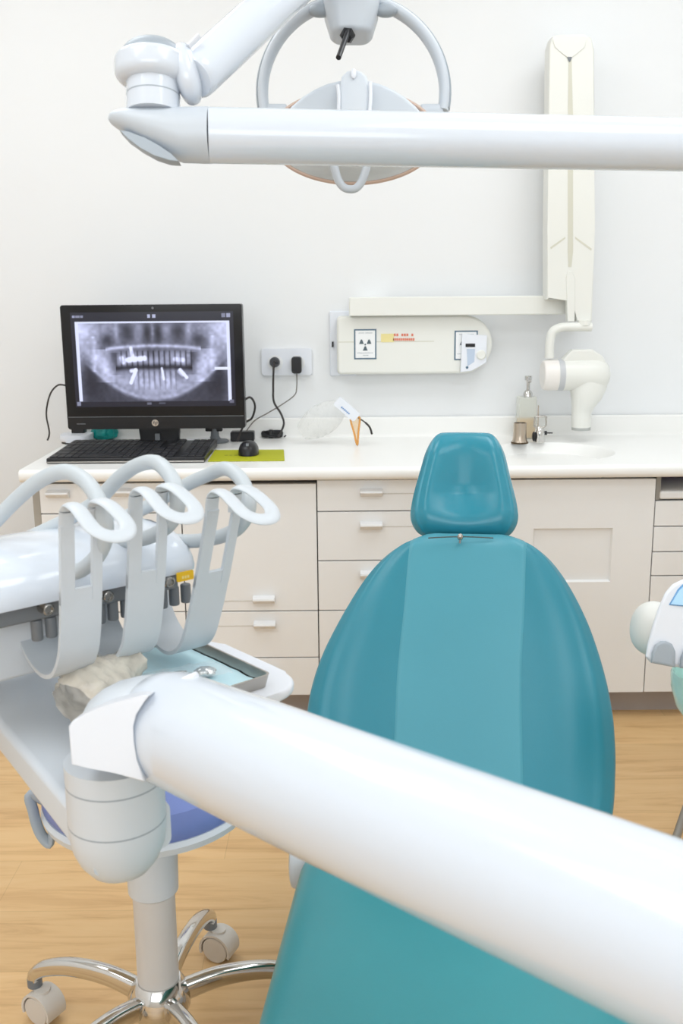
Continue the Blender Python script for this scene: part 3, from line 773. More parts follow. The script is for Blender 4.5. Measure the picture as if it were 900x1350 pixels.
# ------------------------------------------------------------ x-ray arm (rail, folding arm, head)
AY = WY-.11
xa = thing('xray_machine', 'cream wall x-ray machine with folded upright arm and downturned tube head', 'x-ray machine', (atY(750, 400, AY).x, WY-.03, atY(750, 430, AY).z))
a, b = atY(460, 392, AY), atY(748, 414.5, AY)
bm = BM(); box(bm, (a.x, AY, b.z), (b.x, AY+.045, a.z), .004, 3); obj('rail', bm, M_cream, xa)
bm = BM(); box(bm, (a.x+.03, AY+.045, b.z+.006), (a.x+.13, WY-.001, a.z-.006), .003); obj('wall_bracket', bm, M_cream, xa)
UY = WY-.16
def up_outline(pts, Y, dy, bev, name, m, lab=None, par=None):
    bm = BM(); prism(bm, [atY(x_, y_, Y) for x_, y_ in pts], V((0, dy, 0)), bev, 3); return obj(name, bm, m, par or xa, lab)
up_outline([(724, 60), (728, 48), (736, 45), (770, 45), (780, 50), (783.5, 66), (784, 300), (783, 330), (780, 424), (758, 424), (757, 395), (721, 395), (721.5, 300)], UY, .075, .006, 'upright_arm', M_cream)
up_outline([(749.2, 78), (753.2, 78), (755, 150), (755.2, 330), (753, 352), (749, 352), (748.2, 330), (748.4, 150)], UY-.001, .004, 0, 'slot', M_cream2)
up_outline([(728, 52), (736, 47), (768, 47), (773, 52), (771, 62), (760, 71), (751, 78), (742, 71), (731, 62)], UY-.003, .006, .0025, 'end_cap', M_cream)
up_outline([(747.5, 75), (754, 75), (751.6, 81), (750, 81)], UY-.0035, .004, 0, 'slot_shadow', M_greyd)
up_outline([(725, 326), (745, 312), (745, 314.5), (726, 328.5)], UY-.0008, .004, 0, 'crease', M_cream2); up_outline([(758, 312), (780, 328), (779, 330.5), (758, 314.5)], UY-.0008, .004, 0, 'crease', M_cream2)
up_outline([(746, 366), (749, 357), (754, 357), (758, 366), (757.5, 424), (748, 424)], UY-.003, .03, .003, 'elbow_joint', M_cream)
# yoke: tube from under the upright, left, down to the head
HY = WY-.17
pts = [atY(779, 431, HY), atY(752, 431, HY), atY(738, 432, HY), atY(728, 438, HY), atY(724.5, 452, HY), atY(724, 472, HY)]
bm = BM(); tube(bm, spline(pts, 6), .0175, 14, asp=.8, hint=(0, 1, 0)); obj('yoke', bm, M_cream, xa)
bm = BM(); a = atY(770, 424, HY); cyl(bm, (a.x, HY, a.z+.004), (a.x, HY, a.z-.012), .02, 24); obj('swivel', bm, M_cream, xa)
hc = atY(760, 494, HY); hr = (atY(760, 474, HY).z-atY(760, 515, HY).z)/2
x_l, x_ring0, x_ring1, x_r = atY(714, 494, HY).x, atY(734, 494, HY).x, atY(741.5, 494, HY).x, atY(805, 494, HY).x
bm = BM(); Lh = x_ring0-x_l; lathe(bm, [(hr*.80, 0), (hr*.93, .004), (hr*1.0, .014), (hr*1.0, Lh)], (x_l, HY, hc.z), (1, 0, 0), 36); obj('head_cap', bm, mat('head_cap_ivory', (243, 238, 232), .3), xa)
bm = BM(); lathe(bm, [(hr*1.01, 0), (hr*1.01, x_ring1-x_ring0)], (x_ring0, HY, hc.z), (1, 0, 0), 36); obj('head_ring', bm, mat('ring_grey', (200, 202, 204), .3), xa)
bm = BM(); Lh = x_r-x_ring1; prof = [(hr, 0), (hr*1.0, Lh*.55)]
lathe(bm, [(hr, 0)] + [(hr*(1.0+.10*math.sin(PI*s)*0+.06*s)*math.sqrt(max(0, 1-max(0, (s-.55)/.45)**2.6)), Lh*s) for s in [i/14 for i in range(1, 15)]], (x_ring1, HY, hc.z), (1, 0, 0), 36)
obj('tube_head', bm, M_cream, xa)
ct_ = atY(764, 520, HY); r1 = (atY(796, 520, HY).x-atY(752, 520, HY).x)/2
bm = BM()
cz1 = atY(764, 570, HY).z
pc = [(757, 787+6, 512), (755.5, 785, 528), (754, 780, 540), (753.5, 779, 545), (753.5, 778, 561)]
rings = []
for l_, r_, y_ in [(748, 801, 500), (751, 799, 512), (753, 792, 526), (753.5, 782, 538), (753.5, 779, 545), (753.5, 778.5, 556), (753.5, 778, 563)]:
    a, b = atY(l_, y_, HY), atY(r_, y_, HY); c_ = (a+b)/2; rx_ = (b.x-a.x)/2
    rings.append([V((c_.x+rx_*math.cos(2*PI*k/32), HY+min(rx_, hr*.95)*math.sin(2*PI*k/32), c_.z)) for k in range(32)])
loft(bm, rings); obj('collimator', bm, M_cream, xa)
a, b = atY(753.5, 563, HY), atY(778, 566.5, HY); bm = BM(); cyl(bm, ((a.x+b.x)/2, HY, a.z+.001), ((a.x+b.x)/2, HY, b.z), (b.x-a.x)/2*.99, 32); obj('collimator_rim', bm, mat('rim_grey', (178, 180, 176), .4), xa)
bm = BM(); up = [(742, 474), (752, 464), (756, 461), (782, 461), (795, 470), (800, 480)]
prism(bm, [atY(x_, y_, HY-.02) for x_, y_ in up+[(790, 490), (745, 490)]], V((0, .04, 0)), .006, 3); obj('head_hump', bm, M_cream, xa)

# ------------------------------------------------------------ dental chair
TH = math.radians(6.6)
CO = V((.19, 1.5, 0)); cu = V((math.cos(TH), -math.sin(TH), 0)); cv = V((math.sin(TH), math.cos(TH), 0))
def CH(u, v, w): return CO + cu*u + cv*v + Z*w
chair = thing('dental_chair', 'teal upholstered dental chair with reclined back and headrest', 'dental chair', CO)
def cushion(P0, S, left, right, th, name, m, dish=0, bol=0, panel=None, e=3.0, back=1.0, ns=90, na=128, lab=None, round_top=.05, round_bot=.05, cl=.10, cl_top=.10):
    N = S.cross(cu).normalized()
    if N.dot(CAM-P0) < 0: N = -N
    def us(px, py):
        h = hit(px, py, P0, N)-P0; return h.dot(cu), h.dot(S)
    Lp = sorted([us(*p)[::-1] for p in left]); Rp = sorted([us(*p)[::-1] for p in right])
    s0, s1 = max(Lp[0][0], Rp[0][0]), min(Lp[-1][0], Rp[-1][0])
    s0, s1 = (Lp[0][0]+Rp[0][0])/2, (Lp[-1][0]+Rp[-1][0])/2
    la, lb = np.array([p[0] for p in Lp]), np.array([p[1] for p in Lp]); ra, rb = np.array([p[0] for p in Rp]), np.array([p[1] for p in Rp])
    def smooth(s, a, b):
        ks = np.linspace(-1, 1, 7)*.022
        return float(np.mean(np.interp(np.clip(s+ks, s0, s1), a, b)))
    def hw(s):
        l, r = smooth(s, la, lb), smooth(s, ra, rb); return (l+r)/2, (r-l)/2
    def endf(s):
        f = 1
        if s > s1-round_top: f = min(f, math.sqrt(max(0, 1-((s-s1+round_top)/round_top)**2)))
        if s < s0+round_bot: f = min(f, math.sqrt(max(0, 1-((s0+round_bot-s)/round_bot)**2)))
        return max(f, .02)
    def fr(u, s, h):
        q = min(.9999, abs(u)/h); base = th*endf(s)*(1-q**e)**(1/e)
        t = (s-s0)/(s1-s0)
        k = endf(s)
        q2 = min(1, abs(u)/(h*.74)); d = -dish*(.5+.5*math.cos(PI*q2))**.8*min(1, max(0, t*2.6))**1.0*min(1, max(0, (1-t)*1.9))*k
        d += bol*math.exp(-((abs(u)-h*.74)/(h*.16))**2)*k
        d += .004*math.exp(-((abs(u)-h*.90)/(h*.035))**2)*k if bol else 0
        return base+d
    bm = BM(); rings = []
    ts = [.5-.5*math.cos(PI*i/ns) for i in range(ns+1)]
    for t in ts:
        s = s0+(s1-s0)*t; c, h = hw(s); c1 = (cl if t < .5 else cl_top); h = max(h*(1-c1+c1*endf(s)), .004)
        ring = []
        for k in range(na):
            a = 2*PI*k/na; ca, sa = math.cos(a), math.sin(a)
            u = h*math.copysign(abs(ca)**(2/e), ca)
            if sa >= 0: n = fr(u, s, h)
            else: n = -back*th*endf(s)*(1-min(.9999, abs(u)/h)**e)**(1/e)
            ring.append(P0+S*s+cu*(c+u)+N*n)
        rings.append(ring)
    loft(bm, rings)
    o = obj(name, bm, m, chair, lab, sharp=70)
    return o, (s0, s1, hw, fr, N)
# backrest
BS = (cv*math.cos(math.radians(50)) + Z*math.sin(math.radians(50))); BP = CH(0, .05, .31)
bl_ = [(415, 1140), (405, 1090), (402, 1040), (402, 980), (406, 930), (414, 895), (427, 860), (445, 825), (464, 792), (484, 762), (505, 739), (528, 722), (552, 711.5), (575, 707)]
br_ = [(792, 1140), (803, 1100), (809, 1060), (811, 1000), (808, 950), (800, 905), (789, 865), (775, 825), (758, 790), (738, 757), (716, 733), (694, 718), (672, 710), (645, 706.5)]
bk, (s0, s1, hw, fr, N) = cushion(BP, BS, bl_, br_, .045, 'backrest', M_teal, bol=.006, panel=.119, e=3.2)
bm = BM(); n1, n2 = 90, 40; g = []
for i in range(n1+1):
    s = s0+.06+(s1-.006-s0-.06)*i/n1; c, h = hw(s); pw = min(.117, h*.93); row = []
    # left/right edges traced from the seam
    for k in range(n2+1):
        u = -pw+2*pw*k/n2; row.append(BP+BS*s+cu*(c+u)+N*(fr(u, s, h)+(.0016 if 0 < k < n2 else -.003)))
    g.append(row)
loft(bm, g, False, False, closed=False)
obj('centre_panel', bm, M_teal2, bk, 'paler teal centre panel', sharp=70)
# headrest
HS = (cv*math.cos(math.radians(62)) + Z*math.sin(math.radians(62))); HP = CH(0, .485, .80)
hl = [(541.5, 708), (540.5, 699), (540, 688), (540.5, 674), (543, 659), (548, 640), (554, 620), (559, 602), (562, 589), (564, 579), (565, 571)]
hr_ = [(682, 708), (683, 699), (683.5, 688), (683, 674), (680, 659), (675, 640), (670, 620), (666, 602), (663, 589), (661.5, 579), (661, 571)]
hd, (hs0, hs1, hhw, hfr, HN) = cushion(HP, HS, hl, hr_, .042, 'headrest', mat('teal_headrest', (50, 140, 160), .24, var=.02, scale=3), dish=.026, bol=.003, e=2.5, round_top=.062, round_bot=.048, cl=.30, cl_top=.40)
bm = BM()
cb = BP+BS*(s1-.12)-N*.05; ch_ = HP+HS*(hs0+.12)-HN*.035
tube(bm, spline([cb, cb+BS*.1, ch_-HS*.06, ch_], 6), .018, 12, asp=1.8, hint=cu); obj('headrest_bracket', bm, M_greyd, chair)
# seat: lofted pad
rings = []
vs = [-1.12+1.21*i/44 for i in range(45)]
for v in vs:
    t = (v+1.12)/1.21
    h = np.interp(v, [-1.12, -.9, -.45, -.05, .02, .06, .09], [.19, .235, .262, .262, .252, .225, .16])
    w_top = .365+.015*max(0, (v+.05)*0); th_ = .062
    f = 1.0
    if v > .03: f = math.sqrt(max(.02, 1-((v-.03)/.061)**2))
    if v < -1.06: f = math.sqrt(max(.02, 1-((-1.06-v)/.061)**2))
    ring = []
    for k in range(64):
        a = 2*PI*k/64; ca, sa = math.cos(a), math.sin(a); e = 3.6
        u = h*math.copysign(abs(ca)**(2/e), ca); w = th_*f*math.copysign(abs(sa)**(2/e), sa)
        if sa > 0: w -= .010*math.exp(-(u/(h*.55))**2)*f
        ring.append(CH(u, v, .305+w))
    rings.append(ring)
bm = BM(); loft(bm, rings); obj('seat', bm, M_tealseat, chair, sharp=70)
bm = BM(); box(bm, (-.19, -.95, .19), (.19, -.02, .255), .02, 3)
bmesh.ops.transform(bm, matrix=Matrix.Translation(CO) @ Matrix.Rotation(-TH, 4, 'Z'), verts=bm.verts); obj('seat_shell', bm, M_whitep, chair)
bm = BM(); rings = []
for z, hw_, hl_ in ((0, .165, .38), (.012, .17, .39), (.035, .16, .375), (.05, .13, .2), (.075, .11, .17), (.2, .10, .15)):
    rings.append([CH(a, -.35+b, z) for a, b in rrect(hw_, hl_, min(hw_, .1), 8)])
loft(bm, rings); obj('base', bm, M_whitep, chair)
for px, sg in ((380, -1), (826, 1)):
    bm = BM(); c_ = CH(sg*.268, .055, .30); cyl(bm, c_-cu*.02, c_+cu*.02, .062, 32, .008); obj('hinge_cover', bm, M_grey, chair, 'round pale grey hinge cover')
bm = BM(); box(bm, (-.2, .02, .20), (.2, .10, .27), .015)
bmesh.ops.transform(bm, matrix=Matrix.Translation(CO) @ Matrix.Rotation(-TH, 4, 'Z'), verts=bm.verts); obj('hinge_bar', bm, M_greyd, chair)
# bib chain in the gap
def bk_pt(u, s, extra): c, h = hw(s); return BP+BS*s+cu*(c+u)+N*(fr(u, s, h)+extra)
bc = thing('bib_chain', 'thin beaded metal bib chain with clip between headrest and backrest', 'chain', A(607, 708, 2.0))
bm = BM(); sC = s1-.004
for k in range(46):
    p = A(565+84*k/45, 709.2-1.6*math.sin(PI*k/45), 1.945); bmesh.ops.create_icosphere(bm, subdivisions=1, radius=.0016, matrix=Matrix.Translation(p))
obj('beads', bm, mat('bead_metal', (120, 118, 112), .3, metal=1), bc)
bm = BM(); p = A(606.5, 708, 1.94); ell(bm, p, .006, .004, .007, 14, 10); tube(bm, [p, p+V((-.001, -.002, -.012))], .0022, 8); obj('clip', bm, M_steel, bc)

# ------------------------------------------------------------ operating light
OL = thing('operating_light', 'white jointed arm carrying a grey dental lamp with round yoke', 'dental lamp', (.78, 1.56, 0))
pL = A(275, 178.5, 1.29); pR = A(900, 191, 1.36); dirb = (pR-pL); pE = pL+dirb*1.5
rb = 35.3/FPX*1.29
bm = BM(); tube(bm, [pL, pL+dirb*.02, pL+dirb*.5, pR, pE], rb, 40); obj('lower_arm', bm, M_white, OL)
d_ = dirb.normalized()
bm = BM(); cyl(bm, (pE.x, pE.y, 0), (pE.x, pE.y, 2.2), .045, 32, .01); obj('post', bm, M_white, OL)
# end cap loft
secs = [(277, 142.9, 214.1), (270, 142.9, 214.1), (258, 143.3, 213.6), (240, 143.5, 213), (222, 143.8, 206), (200, 144, 196), (180, 144.5, 185), (163, 145.5, 174.5), (152, 147.5, 167.5), (146, 150.5, 163), (143.5, 155, 159)]
rings = []
for x_, t_, b_ in secs:
    c_ = A(x_, (t_+b_)/2, 1.29); hz_ = (b_-t_)/2/FPX*1.29; hy = min(rb, max(.004, rb*math.sqrt(max(0.004, 1-(max(0, 275-x_)/132)**4))))
    rings.append([c_+Up*(hz_*math.sin(2*PI*k/32))+Fw*(hy*math.cos(2*PI*k/32)) for k in range(32)])
bm = BM(); loft(bm, rings); obj('arm_end', bm, M_lamp, OL, 'pale rounded end piece')
def slantpt(x_, y_, o=0): return A(x_, y_, 1.272+o)
bm = BM()
ins = [(157, 171), (170, 172.5), (190, 181), (210, 192), (226, 203), (236, 212.5), (222, 211.5), (204, 205), (184, 194), (168, 183)]
prism(bm, [A(x_, y_, 1.256+.012*max(0, (212-y_)/40)) for x_, y_ in ins], Fw*.02, .002); obj('underside_plate', bm, M_grey2, OL, 'grey slanted plate')
jc = A(202, 125, 1.29); 
bm = BM(); r_ = 35/FPX*1.29
a = A(202, 150, 1.29); b = A(202, 100, 1.29); cyl(bm, a, b, r_, 36); obj('neck', bm, M_white, OL)
bm = BM(); a = A(202, 127, 1.29); cyl(bm, a-Up*.0008, a+Up*.0008, r_*1.006, 36); obj('neck_ring', bm, M_grey2, OL)
MxC = Matrix((Rt, Fw, Up)).transposed()
px_ = 1.29/FPX; c_ = A(201, 111, 1.29)
bm = BM(); Rr = 49.5*px_; Hh = 36*px_; q = 15*px_
lathe(bm, [(Rr-q*1.1, 0)]+[(Rr-q+q*math.sin(a), q-q*math.cos(a)) for a in [PI/2*k/6 for k in range(1, 7)]]+[(Rr-q*.5+q*.5*math.cos(a), Hh-q*.6+q*.6*math.sin(a)) for a in [PI/2*k/6 for k in range(0, 7)]]+[(Rr*.5, Hh)], c_, Up, 48, 1, .95)
obj('elbow', bm, M_white, OL)
bm = BM(); Rc = 40.5*px_
lathe(bm, [(Rc, -.004), (Rc, .001)]+[(Rc*math.cos(a), .001+23*px_*math.sin(a)) for a in [PI/2*k/10 for k in range(1, 11)]], c_+Up*(Hh-.001), Up, 48, 1, .95)
obj('elbow_cap', bm, M_grey2, OL, 'grey dome cap')
# socket between elbow and upper arm
u0 = A(262, 96, 1.30); u1 = A(470, -96, 1.56); ud = (u1-u0).normalized()
bm = BM(); ell(bm, A(247, 98, 1.295), 17/FPX*1.3, .034, 38/FPX*1.3, 28, 16, 2.4, MxC @ Matrix.Rotation(math.radians(-12), 3, 'Y')); obj('elbow_socket', bm, M_white, OL)
bm = BM(); ru = 29.5/FPX*1.33
tube(bm, [u0-ud*.014, u0-ud*.010, u0, u0+(u1-u0)*.5, u1], [ru*.86, ru*.97, ru, ru*1.02, ru*1.04], 36); obj('upper_arm', bm, M_white, OL)
bm = BM(); a = A(252, 52, 1.275); tube(bm, [A(248, 62, 1.272), A(262, 48, 1.275)], .006, 12, asp=.5, hint=Fw); obj('highlight_rib', bm, M_whitep, OL)
# lamp: neck housing
LD = 1.58
def LS(x_, y_, d=LD): return A(x_, y_, d)
rings = []
for y_, hw_, hd_ in ((50.5, 19, .022), (49, 24, .028), (45, 28, .032), (20, 35.5, .040), (5, 37, .042), (-20, 36.5, .042), (-60, 34, .040), (-110, 30, .038)):
    c_ = LS(463, y_)
    rings.append([c_+Rt*(p[0]*hw_/FPX*LD)+Fw*(p[1]*hd_) for p in rrect(1, 1, .55, 6)])
bm = BM(); loft(bm, rings); obj('lamp_housing', bm, M_lamp, OL)
bm = BM(); c_ = LS(458.5, 42, LD-.035); tube(bm, [c_, LS(446, 76, LD-.075)], .0042, 10); lathe(bm, [(.012, 0), (.012, .006), (.008, .011)], c_+Fw*.008, LS(446, 76, LD-.075)-c_, 6); obj('lock_screw', bm, M_black, OL, 'black locking rod')
# yoke
yc = (466, 122); pts = []
for i in range(0, 49):
    a = math.radians(-12+204*i/48); pts.append(LS(yc[0]+120*math.cos(a), yc[1]-122*math.sin(a), LD-.02*math.sin(a)*0))
bm = BM(); tube(bm, pts, 12/FPX*LD, 16, asp=.62, hint=Rt.cross(Up)); 
# flatten: face toward the camera is wide
obj('yoke', bm, M_lamp, OL)
pts2 = []
for i in range(0, 49):
    a = math.radians(-10+200*i/48); pts2.append(LS(yc[0]+126.5*math.cos(a), yc[1]-128*math.sin(a)))
bm = BM(); tube(bm, pts2, .0085, 10, asp=.32, hint=Rt.cross(Up)); obj('yoke_edge', bm, M_grey2, OL, 'darker grey outer strip')
for x0_, x1_ in ((409, 435), (496, 521)):
    bm = BM(); y_ = 14; ell(bm, LS((x0_+x1_)/2, y_, LD-.012), 15/FPX*LD, .012, 8/FPX*LD, 20, 10, 2.2, MxC); obj('yoke_clamp', bm, M_grey2, OL)
for sg in (-1, 1):
    a = LS(466+sg*118, 147); b = LS(466+sg*88, 147); bm = BM(); cyl(bm, a, b, .0115, 20, .003); obj('pivot', bm, M_lamp, OL)
# lamp head dish: tilted toward the camera and down
hcn = LS(466, 181)
tilt = math.radians(16)
nrm = (-Fw*math.cos(tilt)*1.0 - Up*math.sin(tilt)).normalized()
hx = Rt.copy(); hyv = nrm.cross(hx).normalized()
if hyv.dot(Up) < 0: hyv = -hyv
RXd, RYd = 110/FPX*LD, 58/FPX*LD
def dish_ring(s, dep, sy=1): return [hcn+hx*(RXd*s*math.cos(2*PI*k/56))+hyv*(RYd*s*sy*math.sin(2*PI*k/56))-nrm*dep for k in range(56)]
bm = BM(); loft(bm, [dish_ring(1.0, 0), dish_ring(1.0, .012), dish_ring(.93, .028), dish_ring(.75, .042), dish_ring(.45, .050), dish_ring(.02, .054)], False, True); 
bmesh.ops.solidify(bm, geom=bm.faces[:], thickness=.003); obj('reflector_shell', bm, M_lamp, OL)
bm = BM(); loft(bm, [dish_ring(.97, .004), dish_ring(.90, .024), dish_ring(.72, .036), dish_ring(.42, .044), dish_ring(.02, .047)], False, True); obj('reflector', bm, M_refl, OL)
bm = BM(); loft(bm, [dish_ring(.99, -.001), dish_ring(.8, -.012), dish_ring(.5, -.02), dish_ring(.02, -.023)], False, True); obj('front_cover', bm, M_glasslens, OL, 'clear front cover')
bm = BM(); tube(bm, [hcn+hx*(RXd*math.cos(2*PI*k/64))+hyv*(RYd*math.sin(2*PI*k/64)) for k in range(64)], .0028, 8, closed=True); obj('rim', bm, M_rim, OL, 'amber tinted rim')
# upper hood
bm = BM()
hood = [(374, 150), (384, 138), (398, 126), (414, 116), (432, 108), (450, 104), (466, 103), (482, 104), (500, 108), (518, 116), (534, 126), (548, 138), (558, 150), (530, 156), (500, 158), (466, 159), (432, 158), (402, 156)]
iprism(bm, [LS(x_, y_, LD-.062) for x_, y_ in hood], Fw*.06, .008); obj('hood', bm, M_lamp, OL)
spine = [(447.5, 150), (447, 118), (450, 100), (457, 93), (466, 90.5), (476, 93), (484, 100), (487, 118), (485, 150)]
bm = BM(); iprism(bm, [LS(x_, y_, LD-.075) for x_, y_ in spine], Fw*.05, .005); obj('bulb_holder', bm, M_grey, OL)
for pts_ in ([(446, 150), (446.5, 128), (445, 112)], [(487, 150), (488.5, 128), (488, 108)]):
    bm = BM(); tube(bm, spline([LS(x_, y_, LD-.078) for x_, y_ in pts_], 5), .0028, 8); obj('edge_trim', bm, M_whitep, OL)
bm = BM(); ell(bm, LS(466, 97, LD-.078), .0045, .003, .008, 14, 10, 2, MxC); obj('latch', bm, M_whitep, OL)
hnd = [(437, 205), (441, 222), (446, 238), (453, 247), (461, 249.5), (469, 248), (476, 240), (482, 224), (486, 205)]
bm = BM(); tube(bm, spline([LS(x_, y_, LD-.072) for x_, y_ in hnd], 6), .0062, 12, asp=.9); obj('handle', bm, M_lamp, OL)
bm = BM(); tube(bm, [LS(438, 206, LD-.072), LS(446, 150, LD-.06)], .006, 10); tube(bm, [LS(485.5, 206, LD-.072), LS(485, 150, LD-.06)], .006, 10); obj('handle_stem', bm, M_lamp, OL)

# ------------------------------------------------------------ instrument console (delivery unit)
DU = thing('instrument_console', 'white dental instrument console on thick white foreground arm', 'dental unit', (.36, .3, 0))
aL, aR = A(222, 957, 1.05), A(900, 1240, .64); ad = aR-aL
aE = aL+ad*1.45
bm = BM(); an = ad.normalized(); rr_ = .0605
tube(bm, [aL-an*.052, aL-an*.046, aL-an*.034, aL-an*.015, aL+an*.01, aL+ad*.3, aL+ad*.7, aR, aE], [.008, .026, .043, .055, .0595, rr_, rr_, rr_, rr_], 48); obj('swing_arm', bm, M_white, DU, 'thick glossy white tube arm')
bm = BM(); cyl(bm, (aE.x, aE.y, 0), (aE.x, aE.y, aE.z+.09), .07, 40, .015); obj('column', bm, M_whitep, DU)
# knuckle
kc = A(155.5, 1090, 1.12); kr = 64.5/FPX*1.1
zt_, zb_ = A(155, 1000, 1.1).z, A(155, 1178, 1.1).z
bm = BM(); H_ = zt_-zb_
prof = [(kr*.05, 0), (kr*.35, .003), (kr*.62, .012), (kr*.82, .026), (kr*.94, .042), (kr*.99, .058), (kr, .07), (kr, H_)]
lathe(bm, prof, (kc.x, kc.y, zb_), seg=48); obj('knuckle', bm, M_grey, DU)
for py in (1047, 1107):
    z_ = A(155, py, 1.07).z; bm = BM(); lathe(bm, [(kr*1.003, -.0009), (kr*1.003, .0009)], (kc.x, kc.y, z_), seg=48); obj('knuckle_seam', bm, M_grey2, DU)
# fork
fk = [(90, 958), (96, 950), (112, 941), (136, 931), (162, 923), (186, 917), (199, 916), (186, 927), (177, 941), (173, 958), (174, 978), (180, 1002), (191, 1030), (188, 1031), (150, 1019), (118, 1013), (94, 1008)]
bm = BM(); prism(bm, [A(x_, y_, .985) for x_, y_ in fk], Fw*.035, .006, 3); obj('fork_plate', bm, M_whitep, DU)
bm = BM(); fk2 = [(96, 962), (112, 942), (150, 930), (190, 924), (196, 1020), (150, 1012), (98, 1004)]
prism(bm, [A(x_, y_, 1.02) for x_, y_ in fk2], Fw*.10, .01, 3); obj('fork_body', bm, M_whitep, DU)
bm = BM(); rings = []
for x_, t_, b_ in ((112, 936, 950), (120, 922, 950), (135, 909, 945), (155, 899, 940), (180, 893, 940), (205, 890, 940), (230, 889, 940), (250, 890, 940), (268, 894, 940), (280, 902, 935)):
    c_ = A(x_, (t_+b_)/2, 1.075); h_ = (b_-t_)/2/FPX*1.075; dp = .055*math.sqrt(max(.02, 1-((x_-196)/88)**2))
    rings.append([c_+Up*(h_*math.sin(2*PI*k/28))+Fw*(dp*math.cos(2*PI*k/28)) for k in range(28)])
loft(bm, rings); obj('joint_cap', bm, M_grey, DU, 'pale grey joint cover')
bm = BM(); tube(bm, spline([A(222, 911, 1.018), A(232, 905, 1.018), A(250, 896, 1.02), A(259, 892, 1.03)], 5), .0055, 10, asp=.6); obj('cap_clip', bm, M_whitep, DU)
# beam
b0, b1 = A(120, 1098, 1.07), A(-70, 874, 1.31)
bdir = (b1-b0).normalized(); bw = V((-bdir.y, bdir.x, 0)).normalized()
if bw.y < 0: bw = -bw
if bw.x < 0 and abs(bw.x) > abs(bw.y): bw = -bw
bm = BM(); rings = []
for t, h_, w_ in ((0, .055, .10), (.25, .05, .11), (.5, .045, .12), (.75, .042, .125), (1, .04, .13)):
    p = b0+(b1-b0)*t
    rings.append([p+bw*(w_/2+a)+Z*(-h_/2+b) for a, b in rrect(w_/2, h_/2, .010, 4)])
loft(bm, rings); obj('support_beam', bm, M_grey, DU)
# console body
cR, cL = A(263, 748, 1.30), A(0, 812, 1.13)
Ee = (cR-cL); Ee.z = 0; Ee.normalize(); Nn = V((Ee.y, -Ee.x, 0))
cz0 = (cR.z+cL.z)/2
def CN(e, n, z): return V((cR.x, cR.y, cz0)) + Ee*e + Nn*n + Z*z
rings = []
for e_, sc_ in ((-.50, .9), (-.40, 1), (-.2, 1), (-.06, 1), (-.03, .97), (-.012, .88), (-.003, .72), (0, .5)):
    pr = []
    for n_, z_ in ((0, .000), (.002, .010), (-.002, .024), (-.012, .038), (-.03, .05), (-.06, .057), (-.10, .059), (-.14, .055), (-.165, .046), (-.178, .03), (-.18, .012), (-.178, 0), (-.09, -.001)):
        pr.append(CN(e_, -.09+(n_+.09)*(sc_*.35+.65), z_*sc_))
    rings.append(pr)
bm = BM(); loft(bm, rings); obj('console_top', bm, M_white, DU)
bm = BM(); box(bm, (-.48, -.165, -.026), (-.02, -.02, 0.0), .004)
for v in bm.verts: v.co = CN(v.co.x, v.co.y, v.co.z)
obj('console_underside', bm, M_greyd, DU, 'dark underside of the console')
bm = BM(); box(bm, (-.52, -.16, -.105), (-.155, -.055, -.024), .006)
for v in bm.verts: v.co = CN(v.co.x, v.co.y, v.co.z)
obj('lower_housing', bm, M_grey, DU)
st = cR + (cL-cR)*0
a = hit(243, 759, CN(0, .003, 0), Nn)
bm = BM(); plate(bm, a+Nn*.0005, Ee, Z, .0125, .0062, .002, Nn*.002); stk = obj('sticker', bm, M_yel, DU, 'yellow sticker')
bm = BM()
for k in range(3): plate(bm, a+Nn*.0026+Ee*(-.004+.004*k)-Z*.001, Ee, Z, .0014, .0018, .0004, Nn*.0003)
obj('sticker_text', bm, mat('sticker_pale', (252, 226, 140), .5), stk)
# whip holders
WD = .050
def band(bm, path, e0, e1, th, O, tilt):
    P = [V((p[0], p[1], 0)) for p in spline([(a, b, 0) for a, b in path], 6)]
    rings = []
    for i, p in enumerate(P):
        t = (P[min(i+1, len(P)-1)]-P[max(i-1, 0)]).normalized(); nn = V((-t.y, t.x, 0))
        rings.append([wp(O, tilt, e0, p+nn*th/2), wp(O, tilt, e1, p+nn*th/2), wp(O, tilt, e1, p-nn*th/2), wp(O, tilt, e0, p-nn*th/2)])
    loft(bm, rings)
def wp(O, tilt, e, nz):
    n, z = nz[0], nz[1]; px_, pz_ = -.085, .10
    dn, dz = n-px_, z-pz_; c, s = math.cos(tilt), math.sin(tilt)
    n2, z2 = px_+dn*c+dz*s, pz_-dn*s+dz*c
    return O+Ee*e+Nn*n2+Z*z2
lowpath = [(-.106, .105), (-.105, .07), (-.094, .034), (-.064, .008), (-.027, .001), (.002, .012), (.02, .038), (.027, .07), (.03, .10), (.0315, .132)]
hipath = [(.0313, .115), (.033, .15), (.034, .18), (.0347, .213)]
